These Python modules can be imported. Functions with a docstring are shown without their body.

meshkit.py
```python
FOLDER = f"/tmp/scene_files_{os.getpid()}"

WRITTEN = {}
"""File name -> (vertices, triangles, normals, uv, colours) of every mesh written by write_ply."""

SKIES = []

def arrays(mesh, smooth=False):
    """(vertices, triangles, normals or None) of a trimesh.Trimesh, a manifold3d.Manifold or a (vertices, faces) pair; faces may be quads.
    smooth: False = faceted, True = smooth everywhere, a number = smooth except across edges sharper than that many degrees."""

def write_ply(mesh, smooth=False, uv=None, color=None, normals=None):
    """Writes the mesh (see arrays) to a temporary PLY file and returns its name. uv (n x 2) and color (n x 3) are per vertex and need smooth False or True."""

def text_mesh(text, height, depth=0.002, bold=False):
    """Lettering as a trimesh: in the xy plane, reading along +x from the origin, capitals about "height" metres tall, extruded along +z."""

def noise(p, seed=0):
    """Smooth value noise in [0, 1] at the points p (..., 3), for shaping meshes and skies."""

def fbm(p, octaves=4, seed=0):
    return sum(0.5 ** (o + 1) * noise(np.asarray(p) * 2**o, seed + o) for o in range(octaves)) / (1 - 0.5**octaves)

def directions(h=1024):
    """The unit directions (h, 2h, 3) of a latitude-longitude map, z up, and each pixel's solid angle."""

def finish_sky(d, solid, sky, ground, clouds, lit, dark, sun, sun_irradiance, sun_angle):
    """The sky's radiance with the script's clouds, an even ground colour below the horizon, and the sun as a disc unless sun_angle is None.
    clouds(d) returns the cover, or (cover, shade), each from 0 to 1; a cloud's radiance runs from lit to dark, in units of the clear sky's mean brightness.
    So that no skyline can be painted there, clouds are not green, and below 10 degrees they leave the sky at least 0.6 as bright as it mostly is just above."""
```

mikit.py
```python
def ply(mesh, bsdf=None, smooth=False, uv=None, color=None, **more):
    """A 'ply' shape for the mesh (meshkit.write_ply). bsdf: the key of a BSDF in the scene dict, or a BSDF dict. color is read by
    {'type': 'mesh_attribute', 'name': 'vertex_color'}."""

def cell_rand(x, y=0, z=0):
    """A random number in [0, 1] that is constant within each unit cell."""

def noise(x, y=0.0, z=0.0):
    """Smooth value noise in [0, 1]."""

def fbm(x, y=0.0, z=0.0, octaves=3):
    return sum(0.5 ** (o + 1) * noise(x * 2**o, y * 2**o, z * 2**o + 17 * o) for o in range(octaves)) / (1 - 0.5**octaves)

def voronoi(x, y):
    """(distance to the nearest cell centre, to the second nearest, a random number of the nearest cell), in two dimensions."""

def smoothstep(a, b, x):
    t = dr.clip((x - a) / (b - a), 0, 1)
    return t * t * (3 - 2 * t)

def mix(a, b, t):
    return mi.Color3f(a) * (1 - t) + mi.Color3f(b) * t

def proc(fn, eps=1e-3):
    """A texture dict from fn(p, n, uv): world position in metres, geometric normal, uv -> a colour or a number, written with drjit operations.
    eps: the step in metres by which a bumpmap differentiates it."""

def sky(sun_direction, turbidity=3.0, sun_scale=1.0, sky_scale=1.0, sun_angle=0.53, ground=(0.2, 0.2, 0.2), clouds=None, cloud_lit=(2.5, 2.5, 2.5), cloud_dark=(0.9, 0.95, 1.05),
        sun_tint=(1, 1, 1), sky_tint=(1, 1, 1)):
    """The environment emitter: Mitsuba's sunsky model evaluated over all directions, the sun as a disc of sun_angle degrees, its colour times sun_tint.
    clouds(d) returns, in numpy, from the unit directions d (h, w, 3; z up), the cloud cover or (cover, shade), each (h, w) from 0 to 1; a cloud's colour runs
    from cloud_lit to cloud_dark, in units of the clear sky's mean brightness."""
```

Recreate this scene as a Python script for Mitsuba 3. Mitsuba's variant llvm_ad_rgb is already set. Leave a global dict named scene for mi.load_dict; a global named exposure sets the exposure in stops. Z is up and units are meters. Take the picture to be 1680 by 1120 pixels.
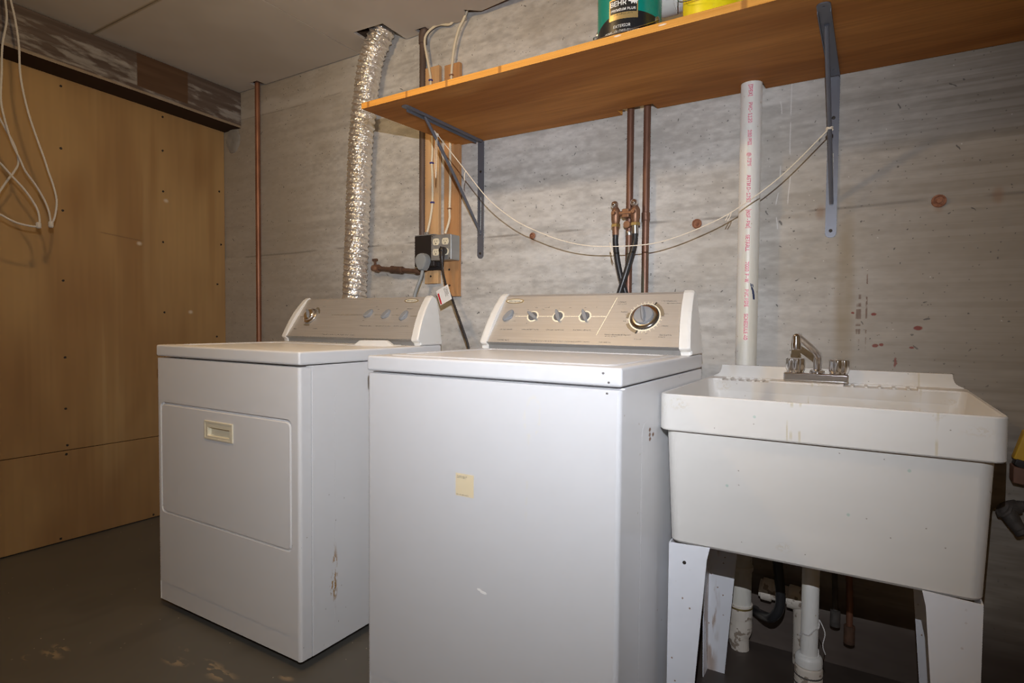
import math, random
import numpy as np, trimesh, mitsuba as mi, drjit as dr, manifold3d as m3, shapely, shapely.affinity
from shapely.geometry import Polygon, box as sbox, Point
import mikit, meshkit
from mikit import noise, fbm, voronoi, smoothstep, mix, proc, cell_rand
T = mi.ScalarTransform4f
random.seed(7); rng = np.random.default_rng(7)
scene, labels = {'type': 'scene'}, {}

# ------------------------------------------------------------------ camera, light, exposure
CAM = np.array([1.1037, -1.9635, 1.0032]); YAW, PITCH, ROLL, FPX = -0.5500, -0.0338, 0.0079, 967.03
fw = np.array([math.sin(YAW) * math.cos(PITCH), math.cos(YAW) * math.cos(PITCH), math.sin(PITCH)])
rt = np.cross(fw, [0, 0, 1]); rt /= np.linalg.norm(rt); up0 = np.cross(rt, fw)
up = -math.sin(ROLL) * rt + math.cos(ROLL) * up0
scene['camera'] = {'type': 'perspective', 'fov': math.degrees(2 * math.atan(840 / FPX)), 'fov_axis': 'x', 'near_clip': 0.05, 'far_clip': 50.0,
                   'to_world': T().look_at(origin=CAM.tolist(), target=(CAM + fw).tolist(), up=up.tolist())}
exposure = 0.0
# the photographer's flash, on the hot shoe above the lens
FLASH = np.array([1.1037, -1.9635, 1.265])
scene['flash'] = {'type': 'spot', 'to_world': T().look_at(origin=FLASH.tolist(), target=(FLASH + fw + -.05 * up - .02 * rt).tolist(), up=[0, 0, 1]),
                  'cutoff_angle': 51.0, 'beam_width': 10.0, 'intensity': {'type': 'rgb', 'value': [9.6, 10.0, 10.8]}}
# a bare warm bulb on the ceiling, in front of the machines and just above the frame
BULB = (-0.20, -1.35, 2.07)
scene['ceiling_lamp__bulb'] = {'type': 'sphere', 'center': list(BULB), 'radius': 0.04,
                               'emitter': {'type': 'area', 'radiance': {'type': 'rgb', 'value': [325.0, 225.0, 110.0]}},
                               'bsdf': {'type': 'diffuse', 'reflectance': {'type': 'rgb', 'value': [.8, .8, .8]}}}

# ------------------------------------------------------------------ helpers
A3 = lambda *v: np.array(v, float)

def numbered(key):
    if key not in scene and key not in labels: return key
    k = 1
    while f'{key}_{k:03d}' in scene or f'{key}_{k:03d}' in labels: k += 1
    return f'{key}_{k:03d}'

def obj(name, mesh, bsdf, parent=None, smooth=35, label=None, cat=None, group=None, kind=None, **more):
    key = numbered(parent + '__' + name if parent else name)
    scene[key] = mikit.ply(mesh, bsdf, smooth=smooth, **more)
    d = {k: v for k, v in (('label', label), ('category', cat), ('group', group), ('kind', kind)) if v}
    if d: labels[key] = d
    return key

def thing(name, label, cat, group=None, kind=None):
    key = numbered(name)
    labels[key] = {k: v for k, v in (('label', label), ('category', cat), ('group', group), ('kind', kind)) if v}
    return key

def mt(man):
    m = man.to_mesh()
    return trimesh.Trimesh(m.vert_properties[:, :3].astype(float), m.tri_verts, process=False)

def cat(*ms): return trimesh.util.concatenate([mt(m) if hasattr(m, 'to_mesh') else m for m in ms])

def man(mesh):
    mesh = mesh.copy(); mesh.merge_vertices()
    return m3.Manifold(m3.Mesh(np.asarray(mesh.vertices, np.float32), np.asarray(mesh.faces, np.uint32)))

def box(x0, x1, y0, y1, z0, z1, r=0.0, seg=12):
    """A box, its edges rounded by r."""
    if r <= 0: return m3.Manifold.cube((x1 - x0, y1 - y0, z1 - z0)).translate((x0, y0, z0))
    s = m3.Manifold.sphere(r, seg)
    return m3.Manifold.batch_hull([s.translate((x, y, z)) for x in (x0 + r, x1 - r) for y in (y0 + r, y1 - r) for z in (z0 + r, z1 - r)])

def rrect(x0, x1, y0, y1, r, n=6):
    return sbox(x0 + r, y0 + r, x1 - r, y1 - r).buffer(r, quad_segs=n)

def prism(poly, d, axis='z', at=0.0):
    """The polygon extruded by d. axis z: polygon in xy; y: polygon in xz (extruded along +y); x: polygon in yz (extruded along +x)."""
    m = trimesh.creation.extrude_polygon(poly, d, engine='earcut')
    v = m.vertices.copy()
    if axis == 'y': m.vertices = np.c_[v[:, 0], v[:, 2] + at, v[:, 1]]; m.invert()
    elif axis == 'x': m.vertices = np.c_[v[:, 2] + at, v[:, 0], v[:, 1]]
    else: m.vertices = v + [0, 0, at]
    return m

def spline(pts, n=8):
    p = np.asarray(pts, float)
    if len(p) < 3: return p
    q = np.vstack([2 * p[0] - p[1], p, 2 * p[-1] - p[-2]]); out = []
    for i in range(1, len(q) - 2):
        a, b, c, d = q[i - 1], q[i], q[i + 1], q[i + 2]
        for t in np.linspace(0, 1, n, endpoint=False):
            out.append(.5 * (2 * b + (c - a) * t + (2 * a - 5 * b + 4 * c - d) * t * t + (3 * b - a - 3 * c + d) * t ** 3))
    return np.array(out + [p[-1]])

def frames(p):
    t = np.gradient(p, axis=0); t /= np.linalg.norm(t, axis=1, keepdims=True) + 1e-12
    a = np.cross(t[0], [0.3, 0.2, 0.9] if abs(t[0][2]) < .9 else [1, .1, 0]); a /= np.linalg.norm(a); A = [a]
    for i in range(1, len(p)):
        a = A[-1] - t[i] * (A[-1] @ t[i]); A.append(a / (np.linalg.norm(a) + 1e-12))
    A = np.array(A); return t, A, np.cross(t, A)

def tube(pts, r, sides=10, n=8, sp=True):
    p = spline(pts, n) if sp else np.asarray(pts, float)
    R = np.broadcast_to(np.interp(np.linspace(0, 1, len(p)), np.linspace(0, 1, len(r)), r) if np.ndim(r) else r, (len(p),))
    t, a, b = frames(p); ang = np.arange(sides) * 2 * math.pi / sides
    v = (p[:, None] + R[:, None, None] * (np.cos(ang)[None, :, None] * a[:, None] + np.sin(ang)[None, :, None] * b[:, None])).reshape(-1, 3)
    f = []
    for i in range(len(p) - 1):
        for j in range(sides):
            k = (j + 1) % sides; f += [[i * sides + j, i * sides + k, (i + 1) * sides + k], [i * sides + j, (i + 1) * sides + k, (i + 1) * sides + j]]
    c0, c1 = len(v), len(v) + 1; v = np.vstack([v, p[0], p[-1]]); L = (len(p) - 1) * sides
    for j in range(sides):
        k = (j + 1) % sides; f += [[c0, k, j], [c1, L + j, L + k]]
    return trimesh.Trimesh(v, np.array(f), process=False)

def lathe(prof, seg=32, at=(0, 0, 0), axis=(0, 0, 1)):
    """prof: (radius, height) pairs from one end of the axis to the other; closed at r = 0."""
    prof = list(prof)
    if prof[0][0] > 0: prof = [(0, prof[0][1])] + prof
    if prof[-1][0] > 0: prof = prof + [(0, prof[-1][1])]
    m = trimesh.creation.revolve(np.array(prof, float), sections=seg)
    if m.volume < 0: m.invert()
    M = trimesh.geometry.align_vectors([0, 0, 1], np.asarray(axis, float)); m.apply_transform(M); m.apply_translation(at)
    return m

def cyl(p0, p1, r, seg=24, ch=0.0):
    p0, p1 = np.asarray(p0, float), np.asarray(p1, float); h = np.linalg.norm(p1 - p0)
    return lathe([(r - ch, 0), (r, ch), (r, h - ch), (r - ch, h)] if ch else [(r, 0), (r, h)], seg, p0, (p1 - p0) / h)

def hexnut(p0, p1, r):
    return cyl(p0, p1, r, 6)

def loft(sections):
    """Closed rings of equal length, joined and capped (caps by fan)."""
    S = np.asarray(sections, float); n = S.shape[1]; v = S.reshape(-1, 3); f = []
    for i in range(len(S) - 1):
        for j in range(n):
            k = (j + 1) % n; f += [[i * n + j, i * n + k, (i + 1) * n + k], [i * n + j, (i + 1) * n + k, (i + 1) * n + j]]
    c0, c1 = len(v), len(v) + 1; v = np.vstack([v, S[0].mean(0), S[-1].mean(0)]); L = (len(S) - 1) * n
    for j in range(n):
        k = (j + 1) % n; f += [[c0, k, j], [c1, L + j, L + k]]
    m = trimesh.Trimesh(v, np.array(f), process=False)
    if m.volume < 0: m.invert()
    return m

def text(s, h, depth=0.0003, center=False, width=None, bold=False):
    m = meshkit.text_mesh(s, h, depth, bold)
    b = m.bounds
    if width: m.vertices[:, 0] = (m.vertices[:, 0] - b[0][0]) * width / (b[1][0] - b[0][0])
    b = m.bounds
    if center: m.vertices[:, 0] -= (b[0][0] + b[1][0]) / 2
    return m

# ------------------------------------------------------------------ materials
def rgb(*c): return {'type': 'rgb', 'value': [float(x) for x in c]}
def pr(col, rough=.5, metal=0., spec=.5, cc=0., **k):
    d = {'type': 'principled', 'base_color': col if isinstance(col, dict) else rgb(*col), 'roughness': rough, 'metallic': metal, 'specular': spec}
    if cc: d['clearcoat'] = cc; d['clearcoat_gloss'] = .9
    d.update(k); return {'type': 'twosided', 'b': d}
def bump(b, fn, scale, eps=.001): return {'type': 'twosided', 'b': {'type': 'bumpmap', 't': proc(fn, eps), 'scale': scale, 'bsdf': b['b']}}
M = {}
def ell(u, v, u0, v0, a, b, soft=.35):
    d = dr.sqrt(dr.square((u - u0) / a) + dr.square((v - v0) / b)); return 1 - smoothstep(1 - soft, 1 + soft, d)

def f_concrete(p, n, uv):
    x, z = p.x, p.z
    streak = fbm(x * 1.6, z * 46, 3.1, 3); blot = fbm(x * 2.1 + 5, z * 3.1, 1.7, 4); fine = fbm(x * 42, z * 95, .3, 4); mid = fbm(x * 11, z * 34, 6.6, 3)
    c = mix([.38, .365, .34], [.65, .635, .605], smoothstep(.32, .68, .18 * streak + .30 * blot + .24 * mid + .28 * fine))
    dark = smoothstep(.56, .76, fbm(x * 7 + 3 * noise(x * 2, z * 2, 5), z * 26, 9.2, 4)) * smoothstep(.42, .65, fbm(x * 1.3, z * 1.9, 4.4, 3))
    c = mix(c, [.24, .235, .22], .5 * dark)
    c = mix(c, mix([.20, .17, .135], [.32, .285, .245], smoothstep(.3, .7, fbm(x * 3, z * 130, 2.2, 3))), .75 * smoothstep(.9, 1.5, x + .25 * fbm(x * 3, z * 4, 2, 3)))  # browner stain to the right, with the light falloff painted in
    c = mix(c, [.34, .29, .23], .75 * smoothstep(-.4, -1.3, x + .5 * fbm(x * 2, z * 2, 6, 2)))  # darker to the left: light falloff put into the colour
    # warm cement-film at the right and at the bottom, pale efflorescence
    warm = smoothstep(.7, 1.35, x + .5 * fbm(x * 2, z * 3, 8.8, 2) - .25) * (1 - smoothstep(1.35, 1.75, z + .2 * blot))
    c = mix(c, [.30, .255, .205], .6 * warm)
    c = mix(c, [.36, .315, .25], .45 * smoothstep(.5, .75, fbm(x * 2.6, z * 3.3, 21.3, 3)))
    # brown runs below the right bracket
    run = ell(x, z, 1.03, 1.05, .022, .27, .6) * (.5 + .5 * fbm(x * 40, z * 9, 2.2, 2))
    c = mix(c, [.27, .205, .12], .7 * run)
    for (a, b0, b1, w) in ((1.068, .96, 1.10, .004), (1.085, .95, 1.16, .0022), (1.062, .97, 1.06, .003)):
        c = mix(c, [.13, .07, .05], .75 * ell(x, z, a, (b0 + b1) / 2, w, (b1 - b0) / 2, .4) * smoothstep(.4, .6, noise(x * 30, z * 140, 1)))
    c = mix(c, [.20, .17, .14], .5 * (1 - smoothstep(.0, .005, dr.abs(z - 2.062 - .012 * noise(x * 6, 2, 2)))) * smoothstep(.3, .5, noise(x * 9, 8, 2)) * (1 - smoothstep(-.9, -.7, x)))
    c = mix(c, [.56, .53, .49], .35 * smoothstep(2.06, 2.08, z) * (1 - smoothstep(2.14, 2.17, z + .05 * noise(x * 7, 3, 3))) * (1 - smoothstep(-.9, -.6, x)))
    # pits
    f1, f2, w = voronoi(x * 24 + .5 * noise(x * 60, z * 60, 1), z * 30 + .5 * noise(x * 60, z * 60, 4)); c = mix(c, [.10, .095, .09], .8 * (1 - smoothstep(.04, .09, f1)) * dr.select(w > .84, 1., 0.))
    f1, f2, w = voronoi(x * 60 + 7, z * 60); c = mix(c, [.13, .125, .115], .7 * (1 - smoothstep(.06, .13, f1)) * dr.select(w > .90, 1., 0.))
    f1, f2, w = voronoi(x * 34 + 3, z * 34 + 9); c = mix(c, [.72, .71, .68], .6 * (1 - smoothstep(.03, .07, f1)) * dr.select(w > .975, 1., 0.))
    # pale scrape lines
    sc = 1 - smoothstep(.0008, .0022, dr.abs(x - .84 - .012 * noise(z * 14, 3, 1))); c = mix(c, [.72, .71, .69], .6 * sc * smoothstep(.45, .6, noise(z * 26, 7, 2)) * smoothstep(1.2, 1.3, z))
    sc = 1 - smoothstep(.0008, .0022, dr.abs(x - .87 - .012 * noise(z * 11, 5, 4))); c = mix(c, [.72, .71, .69], .6 * sc * smoothstep(.5, .6, noise(z * 21, 9, 2)) * smoothstep(1.25, 1.35, z))
    # pour seam: damp dark line with rust
    seam = (1 - smoothstep(.0, .007, dr.abs(z - 1.338 - .006 * noise(x * 5, 1, 1)))); c = mix(c, [.17, .15, .13], .6 * seam * smoothstep(.35, .6, noise(x * 7, 4, 4)))
    for (bx, bz) in ((-.009, 1.329), (.605, 1.326), (1.245, 1.336), (.962, 1.338), (1.37, 1.345)):
        c = mix(c, [.26, .15, .09], .5 * ell(x, z, bx, bz - .006, .011, .020, .7))
    # red paint drops
    for (a, b, u, v) in ((1.105, 1.032, .006, .004), (1.110, .943, .008, .005), (1.125, .946, .005, .004), (1.159, .898, .004, .013), (1.053, 1.036, .004, .003), (1.209, .994, .010, .006), (1.196, .940, .006, .003)):
        c = mix(c, [.20, .03, .025], .9 * ell(x + .003 * noise(x * 200, z * 200, 1), z, a, b, u, v, .3))
    # browner lower wall, then a reddish-brown foot with the tub shade painted in
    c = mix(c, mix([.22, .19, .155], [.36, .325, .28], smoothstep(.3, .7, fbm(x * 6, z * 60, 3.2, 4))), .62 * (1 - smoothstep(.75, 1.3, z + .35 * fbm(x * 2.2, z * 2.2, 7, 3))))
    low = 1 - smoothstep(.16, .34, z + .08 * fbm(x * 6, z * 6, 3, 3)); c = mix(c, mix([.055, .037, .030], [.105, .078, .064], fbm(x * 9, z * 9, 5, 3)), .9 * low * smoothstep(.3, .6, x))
    return c
def h_concrete(p, n, uv):
    f1, f2, w = voronoi(p.x * 24, p.z * 24)
    return fbm(p.x * 9, p.z * 120, 1, 3) * .5 + fbm(p.x * 70, p.z * 70, 2, 3) * .7 - .8 * (1 - smoothstep(.04, .10, f1)) * dr.select(w > .84, 1., 0.)
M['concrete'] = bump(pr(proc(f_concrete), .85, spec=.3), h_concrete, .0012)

def f_floor(p, n, uv):
    x, y = p.x, p.y; b = fbm(x * 2.2, y * 2.2, 1, 4)
    c = mix([.095, .088, .076], [.13, .122, .108], b)
    c = mix(c, [.085, .08, .072], .5 * smoothstep(.6, .8, fbm(x * 7, y * 3, 4, 3)))
    ta = smoothstep(.45, .6, fbm(x * 30, y * 60, 2, 3))
    for (a, bb, u, v) in ((-.978, -1.178, .035, .012), (-.965, -1.205, .04, .014), (-1.0, -1.25, .02, .01), (-.62, -1.03, .04, .016), (-.51, -.99, .05, .018), (-.44, -1.0, .045, .02), (-.37, -1.05, .05, .01), (-.275, -.91, .02, .01), (-.66, -.98, .02, .006)):
        c = mix(c, [.36, .27, .165], .6 * ta * ell(x - .5 * (y - bb), y, a, bb, u, v, .6))
    sp = voronoi(x * 30, y * 30); c = mix(c, [.42, .38, .32], .7 * (1 - smoothstep(.03, .08, sp[0])) * dr.select(sp[2] > .955, 1., 0.))
    # floor under the sink darkened to brown: shade painted into the colour
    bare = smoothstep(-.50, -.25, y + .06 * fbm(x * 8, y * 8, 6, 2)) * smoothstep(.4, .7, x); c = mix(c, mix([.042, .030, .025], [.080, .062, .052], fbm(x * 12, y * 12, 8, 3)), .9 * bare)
    return c
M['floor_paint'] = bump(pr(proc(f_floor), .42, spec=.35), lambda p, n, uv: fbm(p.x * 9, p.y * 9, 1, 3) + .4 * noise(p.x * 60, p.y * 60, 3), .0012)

def f_drywall(p, n, uv):
    c = mix([.48, .44, .395], [.53, .49, .445], fbm(p.x * 1.7, p.y * 1.7, 3, 4))
    c = mix(c, [.40, .35, .29], .25 * smoothstep(.55, .8, fbm(p.x * 3, p.y * 3, 6, 3)))
    c = mix(c, [.62, .59, .54], .7 * (1 - smoothstep(.001, .004, dr.abs(p.x + .925 + .004 * noise(p.y * 30, 1, 1)))) * smoothstep(.4, .62, noise(p.y * 13, 2, 2)) * smoothstep(-.703, -.7, p.y))
    c = mix(c, [.30, .235, .14], .75 * (1 - smoothstep(.004, .012, dr.abs(p.y + .703))))
    return c
M['drywall'] = pr(proc(f_drywall), .8, spec=.2)

def f_plywall(p, n, uv):
    y, z = p.y, p.z
    fig = fbm(y * 4 + 1.2 * noise(y * 2, z * 1.3, 1), z * 1.4, 2.5, 3); stripe = fbm(y * 26, z * .7, 7.1, 3)
    c = mix([.30, .17, .075], [.43, .275, .125], smoothstep(.25, .75, fig))
    c = mix(c, [.50, .36, .19], .5 * smoothstep(.55, .72, stripe) * ell(y, z, -.55, 1.3, .14, .9, .8))
    c = mix(c, [.30, .165, .07], .45 * smoothstep(.55, .75, fbm(y * 3.3, z * 1.1, 5.5, 3)))
    for (a, b, u, v) in ((-.60, 1.62, .03, .12), (-.72, 1.55, .03, .10), (-.38, 1.75, .02, .2), (-.15, 1.9, .03, .2), (-.08, 1.55, .02, .35), (-.46, 1.05, .06, .5)):
        c = mix(c, [.27, .14, .055], .4 * ell(y, z, a, b, u, v, .8))
    for (a, b) in ((-.32, 1.60), (-.45, 1.37), (-.2, 1.04)): c = mix(c, [.85, .8, .7], .5 * ell(y, z, a, b, .01, .008, .8))
    c = mix(c, [.16, .10, .06], .5 * (1 - smoothstep(.001, .004, dr.abs(z - 1.40 + .10 * (y + .6)))) * ell(y, z, -.53, 1.40, .09, .05, .2))
    return c * (.96 + .08 * noise(y * 90, z * 5, 3))
M['panel_plywood'] = pr(proc(f_plywall), .55, spec=.3)

def f_shelf(p, n, uv):
    x, y = p.x, p.y
    fig = fbm(x * 1.1, y * 9 + .7 * noise(x * 1.7, y * 2, 3), 1.5, 4)
    c = mix([.27, .098, .022], [.40, .165, .042], smoothstep(.3, .7, fig)); c = c * (.86 + .28 * fbm(x * 6, y * 150, 4, 2))
    c = mix(c, [.46, .24, .085], .35 * smoothstep(.62, .8, fbm(x * 2.3 + 3, y * 6, 7, 3)))
    edge = smoothstep(.7, .9, dr.abs(n.y)) + smoothstep(.7, .9, dr.abs(n.x))
    e = mix([.62, .285, .055], [.76, .385, .09], noise(x * 9, p.z * 900, 2)); e = mix(e, [.28, .12, .04], .7 * (1 - smoothstep(.002, .006, dr.abs(dr.sin(x * 17.3 + 2 * noise(x * 3, 1, 1)) * .05))) * smoothstep(.5, .6, noise(x * 6, 3, 3)))
    f1 = voronoi(x * 9, p.z * 40); e = mix(e, [.8, .78, .74], .7 * (1 - smoothstep(.05, .12, f1[0])) * dr.select(f1[2] > .8, 1., 0.) * smoothstep(.2, .4, x))
    return mix(c, e, dr.minimum(edge, 1.))
M['shelf_plywood'] = pr(proc(f_shelf), .6, spec=.15)

def f_strip(p, n, uv):
    g = fbm(p.x * 60, p.z * 2.5, 3 + p.y, 3); return mix([.50, .285, .13], [.68, .45, .24], g)
M['pine'] = pr(proc(f_strip), .65, spec=.25)
def f_strip2(p, n, uv):
    g = fbm(p.x * 50 + .5 * noise(p.x * 5, p.z * 2, 1), p.z * 2.1, 5, 3); return mix([.36, .17, .07], [.60, .34, .155], g)
M['old_pine'] = pr(proc(f_strip2), .65, spec=.25)

def f_beam(p, n, uv):
    y, z = p.y, p.z; zz = z + .037 * y
    g = fbm(y * 3.2, zz * 60, 2, 3); wood = mix([.075, .055, .047], [.155, .12, .105], g)
    worn = smoothstep(.46, .68, .6 * fbm(y * 16 + zz * 9, zz * 60, 5, 4) + .4 * fbm(y * 4, zz * 14, 8, 3)) * (1 - smoothstep(2.155, 2.185, zz + .01 * noise(y * 9, 1, 1)))
    c = mix(wood, mix([.25, .232, .222], [.40, .382, .37], g), .8 * worn)
    pt = smoothstep(-.528, -.520, y) * (1 - smoothstep(-.292, -.284, y)) * smoothstep(2.052, 2.058, zz)
    c = mix(c, mix([.075, .042, .026], [.13, .078, .05], g), pt)
    c = mix(c, [.33, .26, .19], .8 * (1 - smoothstep(2.036, 2.042, zz)) * smoothstep(.5, .9, n.x))
    c = mix(c, mix([.03, .017, .012], [.055, .035, .025], g), smoothstep(.5, .9, -n.z))  # underside darkened: overhang shade painted into the wood
    return c
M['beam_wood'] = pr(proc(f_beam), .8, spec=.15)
M['dark_wood'] = pr(proc(lambda p, n, uv: mix([.06, .035, .02], [.12, .075, .045], fbm(p.x * 4, p.y * 30, 2, 3))), .8)
M['joist_wood'] = pr(proc(lambda p, n, uv: mix([.20, .095, .045], [.33, .17, .085], fbm(p.x * 3, p.z * 60 + p.y * 40, 2, 3))), .7)
M['mortar'] = pr(proc(lambda p, n, uv: mix([.22, .205, .19], [.36, .345, .32], fbm(p.x * 30, p.z * 30, 2, 3))), .9)
M['far_wall'] = pr((.60, .56, .51), .8, spec=.2)  # walls out of view, kept pale to bounce fill light

def f_washer(p, n, uv):
    x, y, z = p.x, p.y, p.z; c = mi.Color3f(.60, .602, .612) * (.985 + .03 * fbm(x * 3, z * 3, y * 3, 2))
    front = smoothstep(.8, .9, -n.y)
    # a dried drip: an outline, then a run down
    d = dr.sqrt(dr.square((x - .486 - .06 * (z - .80)) / .020) + dr.square((z - .80) / .042)); ring = smoothstep(.7, .95, d) * (1 - smoothstep(.95, 1.2, d)) * smoothstep(.35, .6, noise(x * 90, z * 90, 2))
    c = mix(c, [.62, .60, .55], .6 * ring * front)
    run = 1 - smoothstep(.001, .004, dr.abs(x - .478 - .03 * (z - .76))); c = mix(c, [.60, .585, .54], .5 * run * front * smoothstep(.55, .6, z) * (1 - smoothstep(.76, .77, z)) * smoothstep(.35, .6, noise(1, z * 60, 2)))
    for (a, b, u, v) in ((.363, .388, .009, .0035), (.352, .392, .006, .003)): c = mix(c, [.90, .89, .86], .9 * ell(x + .5 * (z - b), z, a, b, u, v, .2) * front)
    sm = smoothstep(.6, .74, fbm(x * 12, z * 9, 7, 3)) * ell(x, z, .46, .88, .06, .03, .8); c = mix(c, [.64, .63, .6], .5 * sm * front)
    side = smoothstep(.8, .9, n.x); sp = voronoi(y * 26, z * 26); c = mix(c, [.35, .3, .25], .7 * (1 - smoothstep(.03, .07, sp[0])) * dr.select(sp[2] > .95, 1., 0.) * side)
    for (a, b) in ((-.695, .766), (-.695, .755), (-.693, .745), (-.672, .752)): c = mix(c, [.16, .07, .03], .95 * ell(y, z, a, b, .007, .0045, .4) * side)
    for (a, b) in ((.648, .902), (.660, .884), (.656, .862)): c = mix(c, [.09, .08, .08], .9 * ell(x, z, a, b, .0028, .0022, .3) * front)
    return c
M['washer_enamel'] = pr(proc(f_washer), .28, spec=.5, cc=.5)
def f_dryer(p, n, uv):
    x, y, z = p.x, p.y, p.z; c = mi.Color3f(.72, .715, .71) * (.985 + .03 * fbm(x * 3, z * 3, y * 3, 2)); side = smoothstep(.8, .9, n.x)
    rust = ell(y, z, -.745, .235, .009, .075, .5) * smoothstep(.42, .6, fbm(y * 160, z * 60, 2, 3)) + ell(y, z, -.752, .205, .012, .03, .5) * smoothstep(.5, .6, fbm(y * 200, z * 120, 9, 3))
    c = mix(c, [.34, .18, .04], .95 * dr.minimum(rust, 1.) * side)
    sp = voronoi(y * 38, z * 38); c = mix(c, [.2, .17, .14], .8 * (1 - smoothstep(.03, .08, sp[0])) * dr.select(sp[2] > .93, 1., 0.) * side * (1 - smoothstep(-.72, -.66, y)) * (1 - smoothstep(.5, .6, z)))
    return c
M['dryer_enamel'] = pr(proc(f_dryer), .3, spec=.5, cc=.4)
M['white_plastic'] = pr((.80, .79, .755), .32, spec=.5)
M['cream_plastic'] = pr((.70, .645, .49), .4, spec=.5)
def f_console(p, n, uv): return mix([.455, .42, .38], [.515, .48, .44], fbm(p.x * 9, p.z * 420, 1, 2))
M['console_champagne'] = pr(proc(f_console), .42, metal=.35, spec=.5)
M['console_gray'] = pr((.30, .295, .285), .4, metal=.3)
M['print_dark'] = pr((.12, .11, .10), .6)
M['print_cream'] = pr((.88, .80, .62), .45)
M['knob_gray'] = pr((.25, .26, .275), .35, spec=.5)
M['knob_skirt'] = pr((.12, .12, .125), .4)
M['badge_gold'] = pr((.66, .55, .33), .25, metal=.85)
M['badge_cream'] = pr((.72, .68, .56), .35)
M['dial_black'] = pr((.03, .028, .027), .4)
M['dial_segment'] = pr((.30, .26, .20), .4, metal=.5)
def metal(c, rough): return {'type': 'twosided', 'b': {'type': 'principled', 'base_color': rgb(*c), 'metallic': 1.0, 'roughness': rough, 'specular': .5}}
M['chrome'] = metal((.88, .88, .90), .11)
M['foil'] = {'type': 'twosided', 'b': {'type': 'principled', 'base_color': rgb(.97, .945, .905), 'metallic': .9, 'roughness': .38, 'specular': .5}}
def f_copper(p, n, uv): return mix([.20, .085, .05], [.42, .20, .12], fbm(p.x * 30 + p.y * 30, p.z * 14, 2, 4))
M['copper'] = pr(proc(f_copper), .45, metal=.55)
def f_copper_old(p, n, uv):
    c = mix([.12, .065, .045], [.25, .125, .085], fbm(p.x * 40, p.z * 16, 6, 4)); return mix(c, [.10, .13, .10], .7 * smoothstep(.55, .75, fbm(p.x * 60, p.z * 8, 9, 3)) * (1 - smoothstep(1.2, 1.34, p.z)))
M['old_copper'] = pr(proc(f_copper_old), .42, metal=.5)
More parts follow.
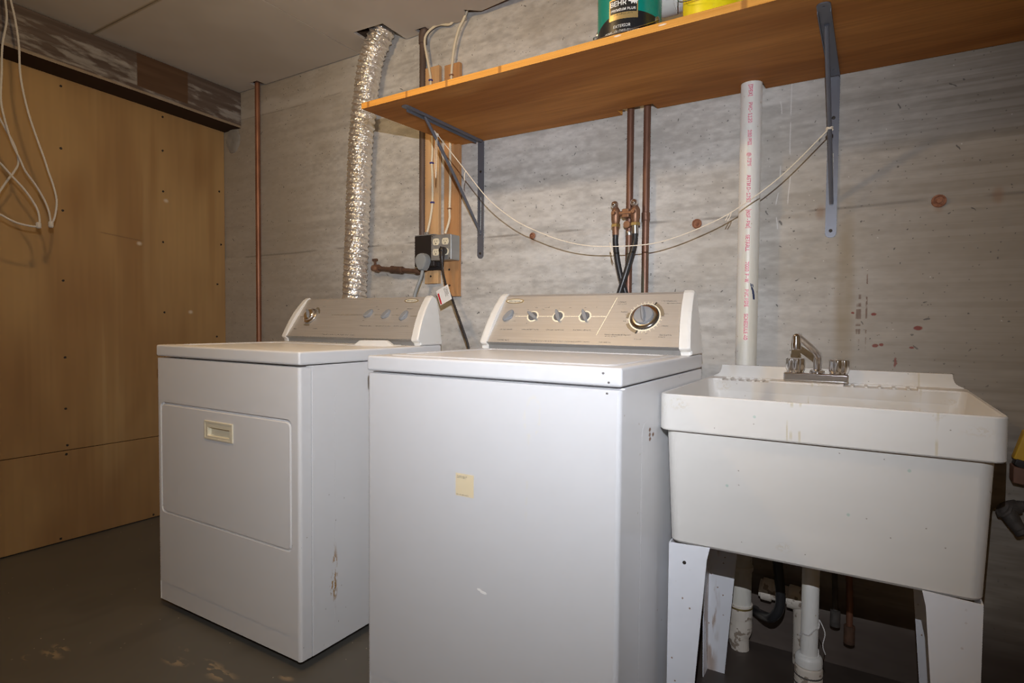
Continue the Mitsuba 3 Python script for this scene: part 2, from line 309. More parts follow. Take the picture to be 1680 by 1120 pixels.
M['brass'] = pr((.50, .38, .17), .35, metal=.8)
M['bronze'] = pr(proc(lambda p, n, uv: mix([.19, .10, .06], [.34, .19, .12], fbm(p.x * 90, p.z * 90, p.y * 90, 3))), .45, metal=.6)
def f_rust(p, n, uv): return mix([.05, .03, .022], [.15, .075, .042], fbm(p.x * 60, p.z * 60, p.y * 60, 4))
M['rusty_iron'] = pr(proc(f_rust), .75, metal=.15)
M['bolt_rust'] = pr(proc(lambda p, n, uv: mix([.16, .06, .03], [.36, .17, .10], fbm(p.x * 160, p.z * 160, 2, 3))), .85)
M['dark_iron'] = pr(proc(lambda p, n, uv: mix([.075, .05, .04], [.15, .105, .085], fbm(p.x * 50, p.z * 12, 2, 3))), .6, metal=.2)
M['gray_cast'] = pr(proc(lambda p, n, uv: mix([.05, .045, .04], [.12, .105, .095], fbm(p.x * 60, p.z * 60, 2, 3))), .7, metal=.2)
M['bracket_steel'] = pr((.145, .150, .175), .42, metal=.35)
M['galvanized'] = pr(proc(lambda p, n, uv: mix([.33, .335, .33], [.46, .465, .455], fbm(p.x * 40, p.z * 40, 1, 3))), .42, metal=.6)
M['black_plastic'] = pr((.022, .018, .017), .4)
M['black_rubber'] = pr((.022, .022, .024), .35)
M['gray_plastic'] = pr((.27, .285, .29), .5)
M['cable_sheath'] = pr((.70, .63, .48), .5)
M['cable_blue'] = pr((.05, .05, .22), .5)
M['cable_rust'] = pr((.25, .13, .07), .6)
M['string'] = pr((.72, .64, .52), .85)
M['cord_white'] = pr((.56, .54, .52), .8)
def f_pvc(p, n, uv):
    c = mix([.70, .69, .655], [.78, .77, .735], fbm(p.x * 9, p.z * 4, 1, 3)); c = mix(c, [.62, .57, .44], .55 * (1 - smoothstep(1.0, 1.6, p.z)) * smoothstep(.35, .65, fbm(p.x * 40, p.z * 2.5, 3, 2)))
    s = voronoi(p.x * 45, p.z * 45); return mix(c, [.35, .26, .17], .7 * (1 - smoothstep(.04, .09, s[0])) * dr.select(s[2] > .93, 1., 0.))
M['pvc'] = pr(proc(f_pvc), .38, spec=.5)
M['pvc_old'] = pr(proc(lambda p, n, uv: mix(mix([.60, .54, .46], [.72, .66, .58], fbm(p.x * 20, p.z * 20, 1, 3)), [.22, .16, .11], .8 * smoothstep(.62, .72, fbm(p.x * 70, p.z * 70, 8, 3)))), .5)
M['print_pink'] = pr((.62, .10, .19), .5)
M['ink_blue'] = pr((.035, .045, .10), .6)
def f_sink(p, n, uv):
    x, y, z = p.x, p.y, p.z; c = mix([.63, .605, .565], [.68, .655, .615], fbm(x * 5, z * 18, y * 5, 4)); fr = smoothstep(.5, .9, -n.y)
    for (a, w) in ((.962, .0028), (.978, .0022), (1.204, .0022), (.955, .0016)):
        c = mix(c, [.50, .42, .25], .55 * (1 - smoothstep(w * .5, w * 1.4, dr.abs(x - a - .004 * noise(z * 30, 1, 1)))) * fr * smoothstep(.755, .77, z) * smoothstep(.35, .6, noise(a * 90, z * 40, 3)))
    for (a, b, u, v) in ((.738, .820, .016, .010), (.725, .833, .012, .004), (.953, .531, .012, .008), (.70, .81, .008, .012), (1.268, .815, .018, .007), (1.206, .838, .009, .008)):
        c = mix(c, [.50, .40, .24], .30 * ell(x, z, a, b, u, v, .9) * fr * smoothstep(.48, .62, fbm(x * 240, z * 240, 2, 3)))
    s = voronoi(x * 30, z * 34 + y * 30); c = mix(c, [.22, .17, .13], .75 * (1 - smoothstep(.02, .055, s[0])) * dr.select(s[2] > .9, 1., 0.))
    s = voronoi(x * 12 + 3, z * 12 + y * 10); c = mix(c, [.33, .47, .40], .6 * (1 - smoothstep(.02, .05, s[0])) * dr.select(s[2] > .9, 1., 0.))
    ins = smoothstep(.60, .5, -y) * smoothstep(.55, .6, z); c = mix(c, [.50, .40, .25], .32 * ins * smoothstep(.4, .7, fbm(x * 14, z * 9, 5, 3)))
    c = mix(c, [.31, .31, .33], .5 * ell(x - .15 * (z - .8), z, .855, .79, .018, .05, .9) * ins)
    return c
M['sink_plastic'] = pr(proc(f_sink), .42, spec=.45)
def f_leg(p, n, uv):
    c = mix([.70, .71, .75], [.78, .79, .825], fbm(p.x * 6, p.z * 6, 1, 3)); s = voronoi((p.x + p.y) * 55, p.z * 55)
    c = mix(c, [.24, .12, .05], .85 * (1 - smoothstep(.06, .16, s[0])) * dr.select(s[2] > .84, 1., 0.) * smoothstep(.35, .6, noise(p.x * 20, p.z * 8, 2)))
    back = smoothstep(-.40, -.35, p.y); st = smoothstep(.5, .66, fbm((p.x + p.y) * 45, p.z * 10, 4, 4)); return mix(c, [.30, .17, .08], .75 * back * st * ell(p.x, p.z, .725, .3, .016, .5, .7))
M['leg_enamel'] = pr(proc(f_leg), .35, spec=.5)
def f_can(p, n, uv):
    x, z = p.x - .5185, p.z; arch = 1.806 - 2.6 * dr.square(x - .03)
    return mix([.012, .014, .017], [.0, .23, .185], smoothstep(-.001, .001, z - arch))
M['can_label'] = pr(proc(f_can), .25, spec=.5, cc=.4)
M['gold_label'] = pr((.62, .46, .20), .3, metal=.6)
M['black_label'] = pr((.02, .02, .02), .35)
M['white_print'] = pr((.85, .85, .83), .5)
M['tin'] = metal((.55, .55, .55), .3)
def f_yellow(p, n, uv): return mix([.78, .62, .005], [.86, .74, .02], fbm(p.x * 30, p.z * 12, 2, 3))
M['yellow_plastic'] = pr(proc(f_yellow), .3, spec=.5, cc=.3)
M['red_paint'] = pr((.5, .03, .04), .4)
M['white_tag'] = pr((.80, .79, .77), .5)
M['sticker'] = pr((.70, .595, .40), .6)
M['tool_yellow'] = pr((.62, .36, .03), .4)
M['tool_wood'] = pr((.17, .085, .055), .6)
M['nail'] = pr((.035, .028, .022), .6, metal=.3)
M['porcelain'] = pr((.8, .8, .78), .25)
for k, b in M.items(): scene['mat_' + k] = b
class _Ref(dict): pass
def B(k): return 'mat_' + k

# ------------------------------------------------------------------ room
XL, XR, YF = -1.964, 2.35, -3.7
CZ = lambda y: 2.215 - .030 * y     # the ceiling sags toward the back wall
obj('floor', mt(box(XL - .2, XR + .1, YF - .1, .25, -.12, 0)), B('floor_paint'), smooth=False, kind='structure', label='grey painted concrete basement floor with worn tan scuffs')
# back wall: board-formed concrete, its front face a fine grid
def wall_grid():
    xs = np.arange(XL - .03, XR + .02, .016); zs = np.arange(0, 2.46, .0125); X, Z = np.meshgrid(xs, zs)
    P = np.stack([X, 0 * X, Z], -1)
    d = .0035 * (meshkit.fbm(P * [1.3, 1, 3.0], 4, 3) - .5) + .0010 * (meshkit.fbm(P * [2.2, 1, 36], 3, 11) - .5)
    zz = Z + .008 * (meshkit.noise(P * [4, 1, 1], 5) - .5)
    d += np.where(zz < 1.336, -.0035, 0) + .004 * np.exp(-((zz - 1.338) / .009) ** 2)      # the lower pour stands a little proud, a rough groove between
    d += .003 * np.exp(-((zz - 2.015) / .008) ** 2) + .003 * np.exp(-((zz - .709) / .006) ** 2)
    v = np.stack([X, d, Z], -1).reshape(-1, 3); n = len(xs); m = len(zs); f = []
    i = (np.arange(m - 1)[:, None] * n + np.arange(n - 1)).ravel()
    f = np.vstack([np.c_[i, i + 1, i + n + 1], np.c_[i, i + n + 1, i + n]])
    # closed at the back
    b = np.array([[xs[0], .25, 0], [xs[-1], .25, 0], [xs[-1], .25, zs[-1]], [xs[0], .25, zs[-1]]]); k = len(v)
    bf = [[k, k + 2, k + 1], [k, k + 3, k + 2]]
    c = [0, n - 1, m * n - 1, (m - 1) * n]
    sk = []
    for a in range(4):
        q = (a + 1) % 4; sk += [[c[a], k + a, k + q], [c[a], k + q, c[q]]]
    return trimesh.Trimesh(np.vstack([v, b]), np.vstack([f, bf, sk]), process=False)
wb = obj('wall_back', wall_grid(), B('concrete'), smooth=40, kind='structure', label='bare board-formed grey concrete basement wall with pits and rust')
for (bx, bz, r) in ((-.009, 1.329, .0115), (.605, 1.326, .0150), (1.245, 1.336, .0165)):
    obj('form_tie', cat(lathe([(r * 1.05, 0), (r, .004), (r * .75, .005), (r * .7, .002), (r * .45, .002), (r * .4, .007), (r * .2, .008)], 18, (bx, -.0045, bz), (0, -1, 0))), B('bolt_rust'), wb, label='rusty form tie end')
# left wall: plywood sheets nailed to studs
wl = thing('wall_left', 'plywood-covered left wall with rows of nail heads', None, kind='structure')
up_sheet = obj('panel', mt(box(XL - .014, XL, -3.6, -.004, .4125, 2.21, .0012, 8)), B('panel_plywood'), wl, smooth=False)
lo_sheet = obj('panel', mt(box(XL - .014, XL + .001, -3.6, -.004, .006, .4095, .0012, 8)), B('panel_plywood'), wl, smooth=False)
for (y, z) in ((-.767, 2.02), (-.332, 2.015), (-.771, 1.749), (-.334, 1.847), (-.768, 1.478), (-.334, 1.644), (-.771, 1.169), (-.337, 1.39), (-.769, .828), (-.335, 1.036), (-.77, .599), (-.766, .434),
               (-.035, 1.701), (-.027, 1.413), (-.05, 1.195), (-.056, .908), (-.336, .78), (-.335, .5)):
    obj('nail', cyl((XL - .0004, y, z), (XL + .0012, y, z), .0052, 10), B('nail'), up_sheet)
for (y, z) in ((-.771, .394), (-.798, .02), (-.401, .018), (-.337, .39)):
    obj('nail', cyl((XL + .0006, y, z), (XL + .0022, y, z), .0052, 10), B('nail'), lo_sheet)
obj('backing', mt(box(XL - .15, XL - .0145, -3.7, .24, 0, 2.46)), B('dark_wood'), wl, smooth=False)
# old beam above the plywood
def beam_mesh():
    s = []
    for y in np.linspace(-2.6, -.002, 60):
        d = -.037 * y; b0 = 2.028 + d; tp = min(2.2125 - .030 * y, 9) - .002
        w = .003 * math.sin(y * 9)
        s.append([[-1.9615, y, b0], [-1.815, y, b0 + w * .3], [-1.813, y, b0 + .004], [-1.813, y, b0 + .016], [-1.815 , y, b0 + .018], [-1.815, y, tp], [-1.9615, y, tp]])
    return loft(s)
obj('ceiling_beam', beam_mesh(), B('beam_wood'), smooth=20, label='old dark wooden beam with worn white paint above the plywood wall', cat='beam')
# lump of mortar where the beam end meets the concrete
mm = trimesh.creation.icosphere(3, 1.0); mm.vertices *= 1 + .35 * (meshkit.fbm(mm.vertices * 1.7 + 9, 3, 2)[:, None] - .5)
mm.vertices = mm.vertices * [.06, .016, .075] + [-1.885, .001, 1.978]
obj('mortar_patch', mm, B('mortar'), wb, smooth=True, label='dark smear of mortar below the beam end')
# ceiling: three sheets of drywall, a rough cut-out for the duct, a gap along the back wall
ce = thing('ceiling', 'grey drywall basement ceiling with taped seams and rough cut-outs', None, kind='structure')
def sheet(poly, t=.0125):
    m = prism(poly, t, 'z', 0.0); m = m.subdivide_to_size(.5); v = m.vertices; v[:, 2] += CZ(v[:, 1]) ; m.vertices = v; return m
obj('panel', sheet(sbox(-1.95, YF, XR, -.7045)), B('drywall'), ce, smooth=False)
obj('panel', sheet(sbox(-1.95, -.7015, -.9265, -.006).difference(sbox(-1.665, -.055, -1.60, 0))), B('drywall'), ce, smooth=False)
p3 = sbox(-.9235, -.7015, XR, -.006).difference(Polygon([(-.812, .1), (-.806, -.158), (-.643, -.150), (-.643, .1)])).difference(Polygon([(-.32, -.012), (-.29, -.07), (-.235, -.03), (.0, -.06), (.5, -.03), (.6, .05), (-.32, .05)]))
p3 = p3.difference(sbox(-.56, -.045, -.505, .0)).difference(Polygon([(-.505, 0), (-.505, -.02), (-.39, -.022), (-.37, 0)]))
obj('panel', sheet(p3), B('drywall'), ce, smooth=False)
obj('floor_deck', mt(box(XL - .1, XR, YF, .25, 2.462, 2.5)), B('dark_wood'), ce, smooth=False)
obj('ledger', mt(box(-.245, 1.6, -.118, -.008, 2.245, 2.30, .002, 6)), B('joist_wood'), ce, smooth=False, label='reddish wooden ledger seen through the gap')
obj('duct_boot', cat(box(-.640, -.628, -.17, -.006, 2.236, 2.46), box(-.83, -.818, -.17, -.006, 2.236, 2.46), box(-.83, -.628, -.182, -.17, 2.236, 2.46)), B('dark_wood'), ce, smooth=False)
obj('wall_front', mt(box(XL - .2, XR + .1, YF - .1, YF, 0, 2.46)), B('far_wall'), smooth=False, kind='structure')
obj('wall_right', mt(box(XR, XR + .1, YF - .1, .25, 0, 2.46)), B('far_wall'), smooth=False, kind='structure')

# ceiling lamp (above the frame)
cl = 'ceiling_lamp'; labels[cl] = {'label': 'bare bulb in a porcelain holder on the ceiling in front of the dryer', 'category': 'lamp'}
obj('holder', lathe([(.05, 0), (.055, -.012), (.05, -.03), (.03, -.06), (.022, -.085)][::-1], 28, (BULB[0], BULB[1], CZ(BULB[1]) - .001)), B('porcelain'), cl)
obj('cap', cyl((BULB[0], BULB[1], BULB[2] + .036), (BULB[0], BULB[1], CZ(BULB[1]) - .08), .015, 20), B('brass'), cl)

# ------------------------------------------------------------------ the two machines
NOSE, TOPF = A3(-.365, .935), A3(-.270, 1.086); SL = TOPF - NOSE; SLEN = np.linalg.norm(SL); SL /= SLEN; SN = A3(-SL[1], SL[0])
def on_console(m, x, s, lift=0.0):
    """Places a mesh (x right, y up the slope, z outward) on the sloping console face."""
    x = x + s / .112 * ((.0102 - .0045 * (x - .07) / .53) if x > -.1 else (.0215 - .0055 * (x + .9075) / .515)); s = .8925 * s
    v = m.vertices; m = m.copy(); P = NOSE + SL * s
    m.vertices = np.c_[v[:, 0] + x, P[0] + v[:, 1] * SL[0] + (v[:, 2] + lift) * SN[0], P[1] + v[:, 1] * SL[1] + (v[:, 2] + lift) * SN[1]]
    if np.linalg.det(np.array([[1, 0, 0], [0, SL[0], SL[1]], [0, SN[0], SN[1]]])) < 0: m.invert()
    return m
def flat(pts, w, d=.0004): return prism(shapely.LineString(pts).buffer(w / 2, cap_style='flat'), d)

def knob_small(key, x, s, ang, name='knob', bar=.0235, skirt=True, egg=False, kr=1.0):
    k = obj(name, on_console(lathe([(.0150, 0), (.0150, .003), (.0138, .005)], 28), x, s), B('knob_skirt' if not egg else 'knob_gray'), key, label='small grey control knob')
    L = bar
    pts = [(L * math.cos(a) * (1 if not egg else 1), (.0066 if not egg else .0112) * math.sin(a)) for a in np.linspace(0, 2 * math.pi, 28, endpoint=False)]
    lo, hi = np.array(pts), np.array(pts) * [.93, .78]
    ca, sa = math.cos(ang), math.sin(ang); R = np.array([[ca, -sa], [sa, ca]])
    g = loft([np.c_[lo @ R.T, np.full(28, .003)], np.c_[lo @ R.T, np.full(28, .009)], np.c_[hi @ R.T, np.full(28, .012)]])
    obj('grip', on_console(g, x, s), B('knob_gray'), k)
    return k

def machine(key, x0, x1, enamel, is_dryer):
    yF, yB, H, hl = -.8715, -.240, .914, .0388
    e = B(enamel)
    # cabinet: sides, back and bottom rail; the front wraps around the corners in front of a seam
    body = box(x0, x1, -.828 if is_dryer else yF + .02, yB, .025, H - hl - .003, .0015)
    cab = obj('cabinet', mt(body), e, key)
    fy0 = -.8315 if is_dryer else -.845
    fr = m3.Manifold.batch_hull([c for x in (x0 + .010, x1 - .010) for c in (m3.Manifold.cylinder(H - hl - .006 - .027, .010, .010, 24).translate((x, yF + .010, .027)),)]
                                + [box(x0, x1, fy0 - .003, fy0, .027, H - hl - .006)])
    kick = box(x0 + .0085, x1 - .0105, yF - .05, yF + .0018, -.1, .0925, .0)
    fr = fr - kick
    if is_dryer:
        op = prism(rrect(-.9855, -.2970, .336, .7190, .020), .03, 'y', yF - .02)
        fr = fr - man(op)
        obj('front_panel', mt(fr), e, key)
        d = trimesh.Trimesh()
        o = rrect(-.981, -.3025, .341, .712, .016); i = rrect(-.977, -.3065, .345, .708, .013)
        def ring(poly, y, n=72):
            t = np.linspace(0, 1, n, endpoint=False); b = poly.exterior
            return np.array([[q.x, y, q.y] for q in (b.interpolate(a, normalized=True) for a in t)])
        dm = loft([ring(o, yF + .012, 160), ring(o, yF + .0035, 160), ring(i, yF + .0005, 160)])
        cup = box(-.712, -.584, yF - .02, yF + .0125, .628, .668)
        dm = man(dm) - box(-.7215, -.5745, yF - .02, yF + .006, .6215, .6775) - cup
        dr_ = obj('door', mt(dm), e, key, smooth=25)
        # recessed cream pull
        hx0, hx1, hz0, hz1 = -.7235, -.5725, .6195, .6795
        hb = box(hx0, hx1, yF - .003, yF + .0055, hz0, hz1, .0018, 10)
        cav = m3.Manifold.batch_hull([box(hx0 + .016, hx1 - .014, yF - .01, yF - .009, hz0 + .010, hz1 - .019), box(hx0 + .022, hx1 - .020, yF + .0093, yF + .0095, hz0 + .014, hz1 - .023)])
        hb = (hb + box(hx0 + .013, hx1 - .013, yF + .003, yF + .0124, hz0 + .009, hz1 - .012)) - cav
        hb = hb - (box(hx0 + .006, hx1 - .006, yF - .006, yF - .0018, hz0 + .006, hz1 - .006))
        hd = obj('handle', mt(hb), B('cream_plastic'), dr_, label='cream recessed pull')
    else:
        obj('front_panel', mt(fr), e, key)
    obj('kick_panel', mt(box(x0 + .009, x1 - .011, yF + .0022, yF + .012, .026, .0905, .002, 8)), e, key)
    for (fx, fy) in ((x0 + .05, -.80), (x1 - .05, -.80), (x0 + .05, -.30), (x1 - .05, -.30)):
        obj('foot', lathe([(.018, 0), (.018, .008), (.008, .010), (.008, .0262)], 16, (fx, fy, 0)), B('black_rubber'), key)
    # embossed field on the right side
    yl = -.745
    fld = prism(Polygon([(yl, .06), (yB - .01, .06), (yB - .01, .795 if is_dryer else .79), (yl + .03, .795 if is_dryer else .79)] + [(yl + .03 - .03 * math.sin(a), (.765 if is_dryer else .76) + .03 * math.cos(a)) for a in np.linspace(0, math.pi / 2, 8)]), .0004, 'x', x1 - .0001)
    obj('side_field', fld, e, cab, smooth=False)
    # top
    tp = box(x0 - .001, x1 + .001, yF - .0015, yB + .004, H - hl, H, .0065, 16)
    if is_dryer:
        tp = tp - man(prism(rrect(x0 + .045, x1 - .045, yF + .045, -.435, .05), .05, 'z', H - .0022))
        obj('top', mt(tp), e, key)
        # lint screen cover at the back right corner
        lid = Polygon([(-.515, .912), (-.485, .9295), (-.475, .9315), (-.36, .9335), (-.35, .9315), (-.318, .9125)])
        s = obj('lint_screen_lid', cat(prism(lid, .012, 'y', -.432), box(-.50, -.335, -.421, -.372, .9105, .9165, .002, 6)), B('white_plastic'), key, smooth=25)
    else:
        tp = tp - man(prism(rrect(x0 + .028, x1 - .028, yF + .034, -.372, .03), .05, 'z', H - .004))
        obj('top', mt(tp), e, key)
        obj('lid', mt(m3.Manifold.batch_hull([man(prism(rrect(x0 + .031, x1 - .031, yF + .037, -.376, .028), .004, 'z', H - .0038)), man(prism(rrect(x0 + .035, x1 - .035, yF + .041, -.38, .025), .0035, 'z', H - .0010))]) - man(prism(rrect(x0 + .055, x1 - .055, yF + .062, -.40, .03), .05, 'z', H + .0008))), e, key, smooth=25)
    # console
    prof = [(-.350, H), (-.352, .9265), tuple(NOSE + [.0015, -.002]), tuple(NOSE), tuple(TOPF), (-.2585, 1.0925), (-.2465, 1.0865), (-.2405, 1.05), (-.238, .98), (-.238, H)]
    xa, xb = x0 + .027, x1 - .030
    xm = (x0 + x1) / 2
    def flare(m):        # the console narrows upward
        v = m.vertices.copy(); v[:, 0] = xm + (v[:, 0] - xm) * (1 - .0172 / .343 * (v[:, 2] - .935) / .153); m.vertices = v; return m
    face = obj('console', flare(prism(Polygon(prof), xb - xa, 'x', xa)), B('console_champagne'), key, smooth=25)
    obj('channel', prism(Polygon([(-.3505, H + .0002), (-.3535, .927), (-.3665, .9345), (-.3678, .9368), (-.360, .9368), (-.34, .92), (-.34, H + .0002)]), xb - xa, 'x', xa), B('console_gray'), face, smooth=20, label='grey channel along the foot of the console')
    cp = Polygon(prof[:4] + [tuple(NOSE + SL * SLEN * t + SN * b) for t, b in ((.2, .005), (.4, .0085), (.6, .0092), (.8, .006))] + prof[4:]).buffer(.0045, quad_segs=3); cp = cp.intersection(sbox(-1, H + .0005, 1, 2))
    # cap ends
    ext = np.array(Polygon(list(cp.exterior.coords)).segmentize(.012).exterior.coords)[:-1]; cen = A3(-.285, .99)
    for s, xi, xo in ((-1, xa, x0), (1, xb, x1)):
        d = abs(xo - xi); secs = []
        for (u, sc) in ((-.05, .97), (0, 1.0), (.66, 1.0), (.88, .985), (1.0, .945)):
            q = cen + (ext - cen) * sc; q[:, 1] = np.maximum(q[:, 1], H + .0005)
            x = xi + s * d * u
            secs.append(np.c_[np.full(len(q), x), q])
        obj('end_cap', flare(loft(secs)), B('white_plastic'), face, smooth=30, label='white moulded end cap')
    return face

dryer = thing('dryer', 'white clothes dryer with cream recessed door pull, by the plywood wall', 'dryer')
dx0, dx1 = -1.006, -.263
dc = machine(dryer, dx0, dx1, 'dryer_enamel', True)
washer = thing('washer', 'white top-loading washing machine with square cream sticker, between dryer and laundry sink', 'washing machine')
wc = machine(washer, 0.0, .686, 'washer_enamel', False)

def lettering(face, items, mat='print_dark', name='lettering'):
    ms = [on_console(text(t, h, .0003, True, w), x, s, .0001) for (t, x, s, h, w) in items]
    obj(name, trimesh.util.concatenate(ms), B(mat), face, smooth=False, kind='stuff')
def badge(face, x, s, w):
    a = np.linspace(0, 2 * math.pi, 40, endpoint=False)
    ring = shapely.Polygon(np.c_[w / 2 * np.cos(a), .0085 * np.sin(a)]); inner = shapely.affinity.scale(ring, .88, .80)
    b = obj('badge', on_console(prism(ring.difference(inner), .003), x, s), B('badge_gold'), face, smooth=20, label='oval gold-rimmed maker badge')
    obj('plate', on_console(prism(inner, .0016), x, s), B('badge_cream'), b, smooth=False)
    t = text('Whirlpool', .0058, .0004, True, w * .66); obj('lettering', on_console(t, x, s - .0028, .0017), B('print_dark'), b, smooth=False)
# washer console
badge(wc, .066, .179, .070)
KX = (.0678, .159, .2516, .3436); KS = .113
for x, ang, egg in zip(KX, (1.0, 2.55, 2.05, 2.05), (True, False, False, False)):
    kk = knob_small(wc, x, KS, ang, egg=egg)
    if not egg: obj('dial_ring', on_console(prism(Point(0, 0).buffer(.0205, quad_segs=16).difference(Point(0, 0).buffer(.0153, quad_segs=12)), .0006), x, KS), B('print_cream'), wc, smooth=False)
segs = [[(KX[i] + .019 + .006 * (i == 0), KS), (KX[i + 1] - .019, KS)] for i in range(3)] + [[(KX[3] + .020, KS), (.416, KS)], [(.397, .048), (.4335, .182)]]
def cline(pts, w):
    p = np.array(pts, float); c = p.mean(0); return on_console(flat((p - c).tolist(), w), c[0], c[1])
for q in segs: obj('trim_line', cline(q, .0022), B('print_cream'), wc, smooth=False)
# cycle dial
DX, DS = .5335, .1105
di = obj('cycle_dial', on_console(lathe([(.0470, 0), (.0470, .0008), (.043, .0012)], 48), DX, DS), B('print_cream'), wc, label='large cycle dial with chrome skirt')
obj('black_ring', on_console(lathe([(.0428, .0012), (.0428, .0035), (.0412, .0042)], 48), DX, DS), B('dial_black'), di)
obj('chrome_skirt', on_console(lathe([(.0402, .0035), (.0400, .0055), (.0360, .0085), (.029, .009)], 48), DX, DS), B('chrome'), di)
obj('knob', on_console(lathe([(.0295, .009), (.029, .0145), (.0270, .0175), (.020, .0185)], 48), DX, DS), B('knob_gray'), di)
a = np.linspace(0, 2 * math.pi, 36, endpoint=False); el = np.c_[.0272 * np.cos(a), .0072 * np.sin(a)]; th = math.radians(105); Rm = np.array([[math.cos(th), -math.sin(th)], [math.sin(th), math.cos(th)]])
obj('grip', on_console(loft([np.c_[el @ Rm.T, np.full(36, .018)], np.c_[(el * [1, .9]) @ Rm.T, np.full(36, .024)], np.c_[(el * [.95, .35]) @ Rm.T, np.full(36, .028)]]), DX, DS), B('knob_gray'), di)
def arc(a0, a1, r0, r1, d=.0009, n=14):
    t = np.radians(np.linspace(a0, a1, n)); return prism(Polygon(np.r_[np.c_[r1 * np.cos(t), r1 * np.sin(t)], np.c_[r0 * np.cos(t[::-1]), r0 * np.sin(t[::-1])]]), d)
obj('cycle_arcs', on_console(cat(arc(5, 62, .0472, .0565), arc(205, 255, .0472, .0565), arc(163, 182, .0472, .055)), DX, DS), B('dial_segment'), di, smooth=False)
obj('arc_ends', on_console(cat(arc(60, 64, .0466, .0575, .0012, 3), arc(252, 256, .0466, .0575, .0012, 3)), DX, DS), B('dial_black'), di, smooth=False)
ticks = [arc(t - .9, t + .9, .0472, .0535, .0006, 2) for t in (75, 88, 100, 112, 125, 138, 150, 190, 262, 272, 285, 298, 312, 325, 338, 350)]
obj('tick_marks', on_console(cat(*ticks), DX, DS), B('print_cream'), di, smooth=False, kind='stuff')
lettering(wc, [('LOAD SIZE', .0786, .0545, .0032, .049), ('TEMPERATURE', .169, .0555, .0032, .063), ('CYCLE SIGNAL', .258, .056, .0032, .064), ('EXTRA RINSE', .350, .0565, .0032, .059),
               ('Ultimate Care II', .087, .010, .0036, .044), ('COMMERCIAL QUALITY SUPER CAPACITY PLUS  10 CYCLES / 4-SPEED COMBINATION', .268, .0105, .0021, .160), ('QUIET WASH', .367, .0115, .0026, .040), ('Quiet Wash Plus', .436, .0115, .0032, .036),
               ('NORMAL', .4505, .168, .0042, .026), ('CASUAL', .602, .170, .0042, .026), ('HAND WASHABLES', .457, .040, .0042, .057), ('DELICATES', .609, .042, .0042, .034),
               ('Heavy Soil', .452, .1615, .002, .028), ('Permanent Press', .609, .1625, .0022, .040), ('Gentle Agitation', .450, .0345, .002, .040), ('Knits', .600, .036, .002, .018),
               ('6 Regular', .580, .172, .0026, .02), ('4 Regular', .600, .077, .0026, .02), ('Regular 8', .4665, .130, .0026, .02), ('Regular 6', .497, .041, .0026, .02),
               ('HOT', .131, .140, .002, .007), ('WARM', .158, .150, .002, .009), ('COLD', .186, .143, .002, .009), ('AUTO TEMP', .200, .150, .002, .016), ('OFF', .243, .145, .002, .006), ('LOUD', .281, .148, .002, .009), ('OFF', .334, .148, .002, .006), ('ON', .372, .150, .002, .005),
               ('MED', .050, .103, .002, .008), ('SMALL', .094, .122, .002, .01), ('LARGE', .096, .092, .002, .01), ('COLD', .148, .082, .002, .008),
               ('RINSE', .478, .118, .002, .01), ('SPIN', .482, .106, .002, .008), ('WASH', .476, .094, .002, .009), ('OFF', .486, .080, .002, .007), ('SOAK', .588, .113, .002, .01), ('PREWASH', .593, .122, .002, .014), ('Off', .553, .048, .002, .006), ('Super Wash', .532, .027, .002, .022)])
# sticker on the front (its square code is left out), two thin lines of print
st = obj('sticker', mt(box(.2838, .3348, -.8721, -.8717, .5992, .6515)), B('sticker'), washer, smooth=False, label='cream paper sticker on the front')
def on_front(m, x, z, y=-.8721): m = m.copy(); v = m.vertices.copy(); m.vertices = np.c_[v[:, 0] + x, y - v[:, 2], v[:, 1] + z]; return m
obj('lettering', cat(on_front(text('For service or parts', .0022, .0002), .2875, .6445), on_front(text('call with model no.', .0022, .0002), .2875, .641), on_front(text('see inside of lid for details', .0020, .0002), .2862, .6015)), B('print_dark'), st, smooth=False, kind='stuff')
# dryer console
badge(dc, -.400, .188, .068)
DXd, DSd = -.9075, .110
dd = obj('timer_dial', on_console(lathe([(.036, 0), (.036, .003), (.034, .004)], 40), DXd, DSd), B('console_gray'), dc, label='large timer dial with chrome ring')
obj('chrome_skirt', on_console(lathe([(.034, .004), (.034, .008), (.030, .011), (.027, .0115)], 40), DXd, DSd), B('chrome'), dd)
obj('knob', on_console(lathe([(.026, .0115), (.0255, .017), (.022, .020)], 40), DXd, DSd), B('chrome'), dd)
th = math.radians(128); Rm = np.array([[math.cos(th), -math.sin(th)], [math.sin(th), math.cos(th)]])
obj('grip', on_console(loft([np.c_[(el * .92) @ Rm.T, np.full(36, .0185)], np.c_[(el * [.9, .8]) @ Rm.T, np.full(36, .024)], np.c_[(el * [.86, .35]) @ Rm.T, np.full(36, .028)]]), DXd, DSd), B('knob_gray'), dd)
obj('cycle_arcs', on_console(cat(arc(20, 80, .038, .047), arc(245, 290, .038, .046)), DXd, DSd), B('dial_segment'), dd, smooth=False)
for x, s, ang in ((-.5805, .122, .75), (-.487, .119, .95), (-.392, .112, 1.1)): knob_small(dc, x, s, ang, bar=.0225, egg=True)
for q in ([(-.79, .119), (-.615, .119)], [(-.553, .119), (-.515, .119)], [(-.46, .117), (-.42, .117)], [(-.362, .112), (-.33, .112)], [(-.985, .107), (-.95, .107)]): obj('trim_line', cline(q, .0018), B('dial_segment'), dc, smooth=False)
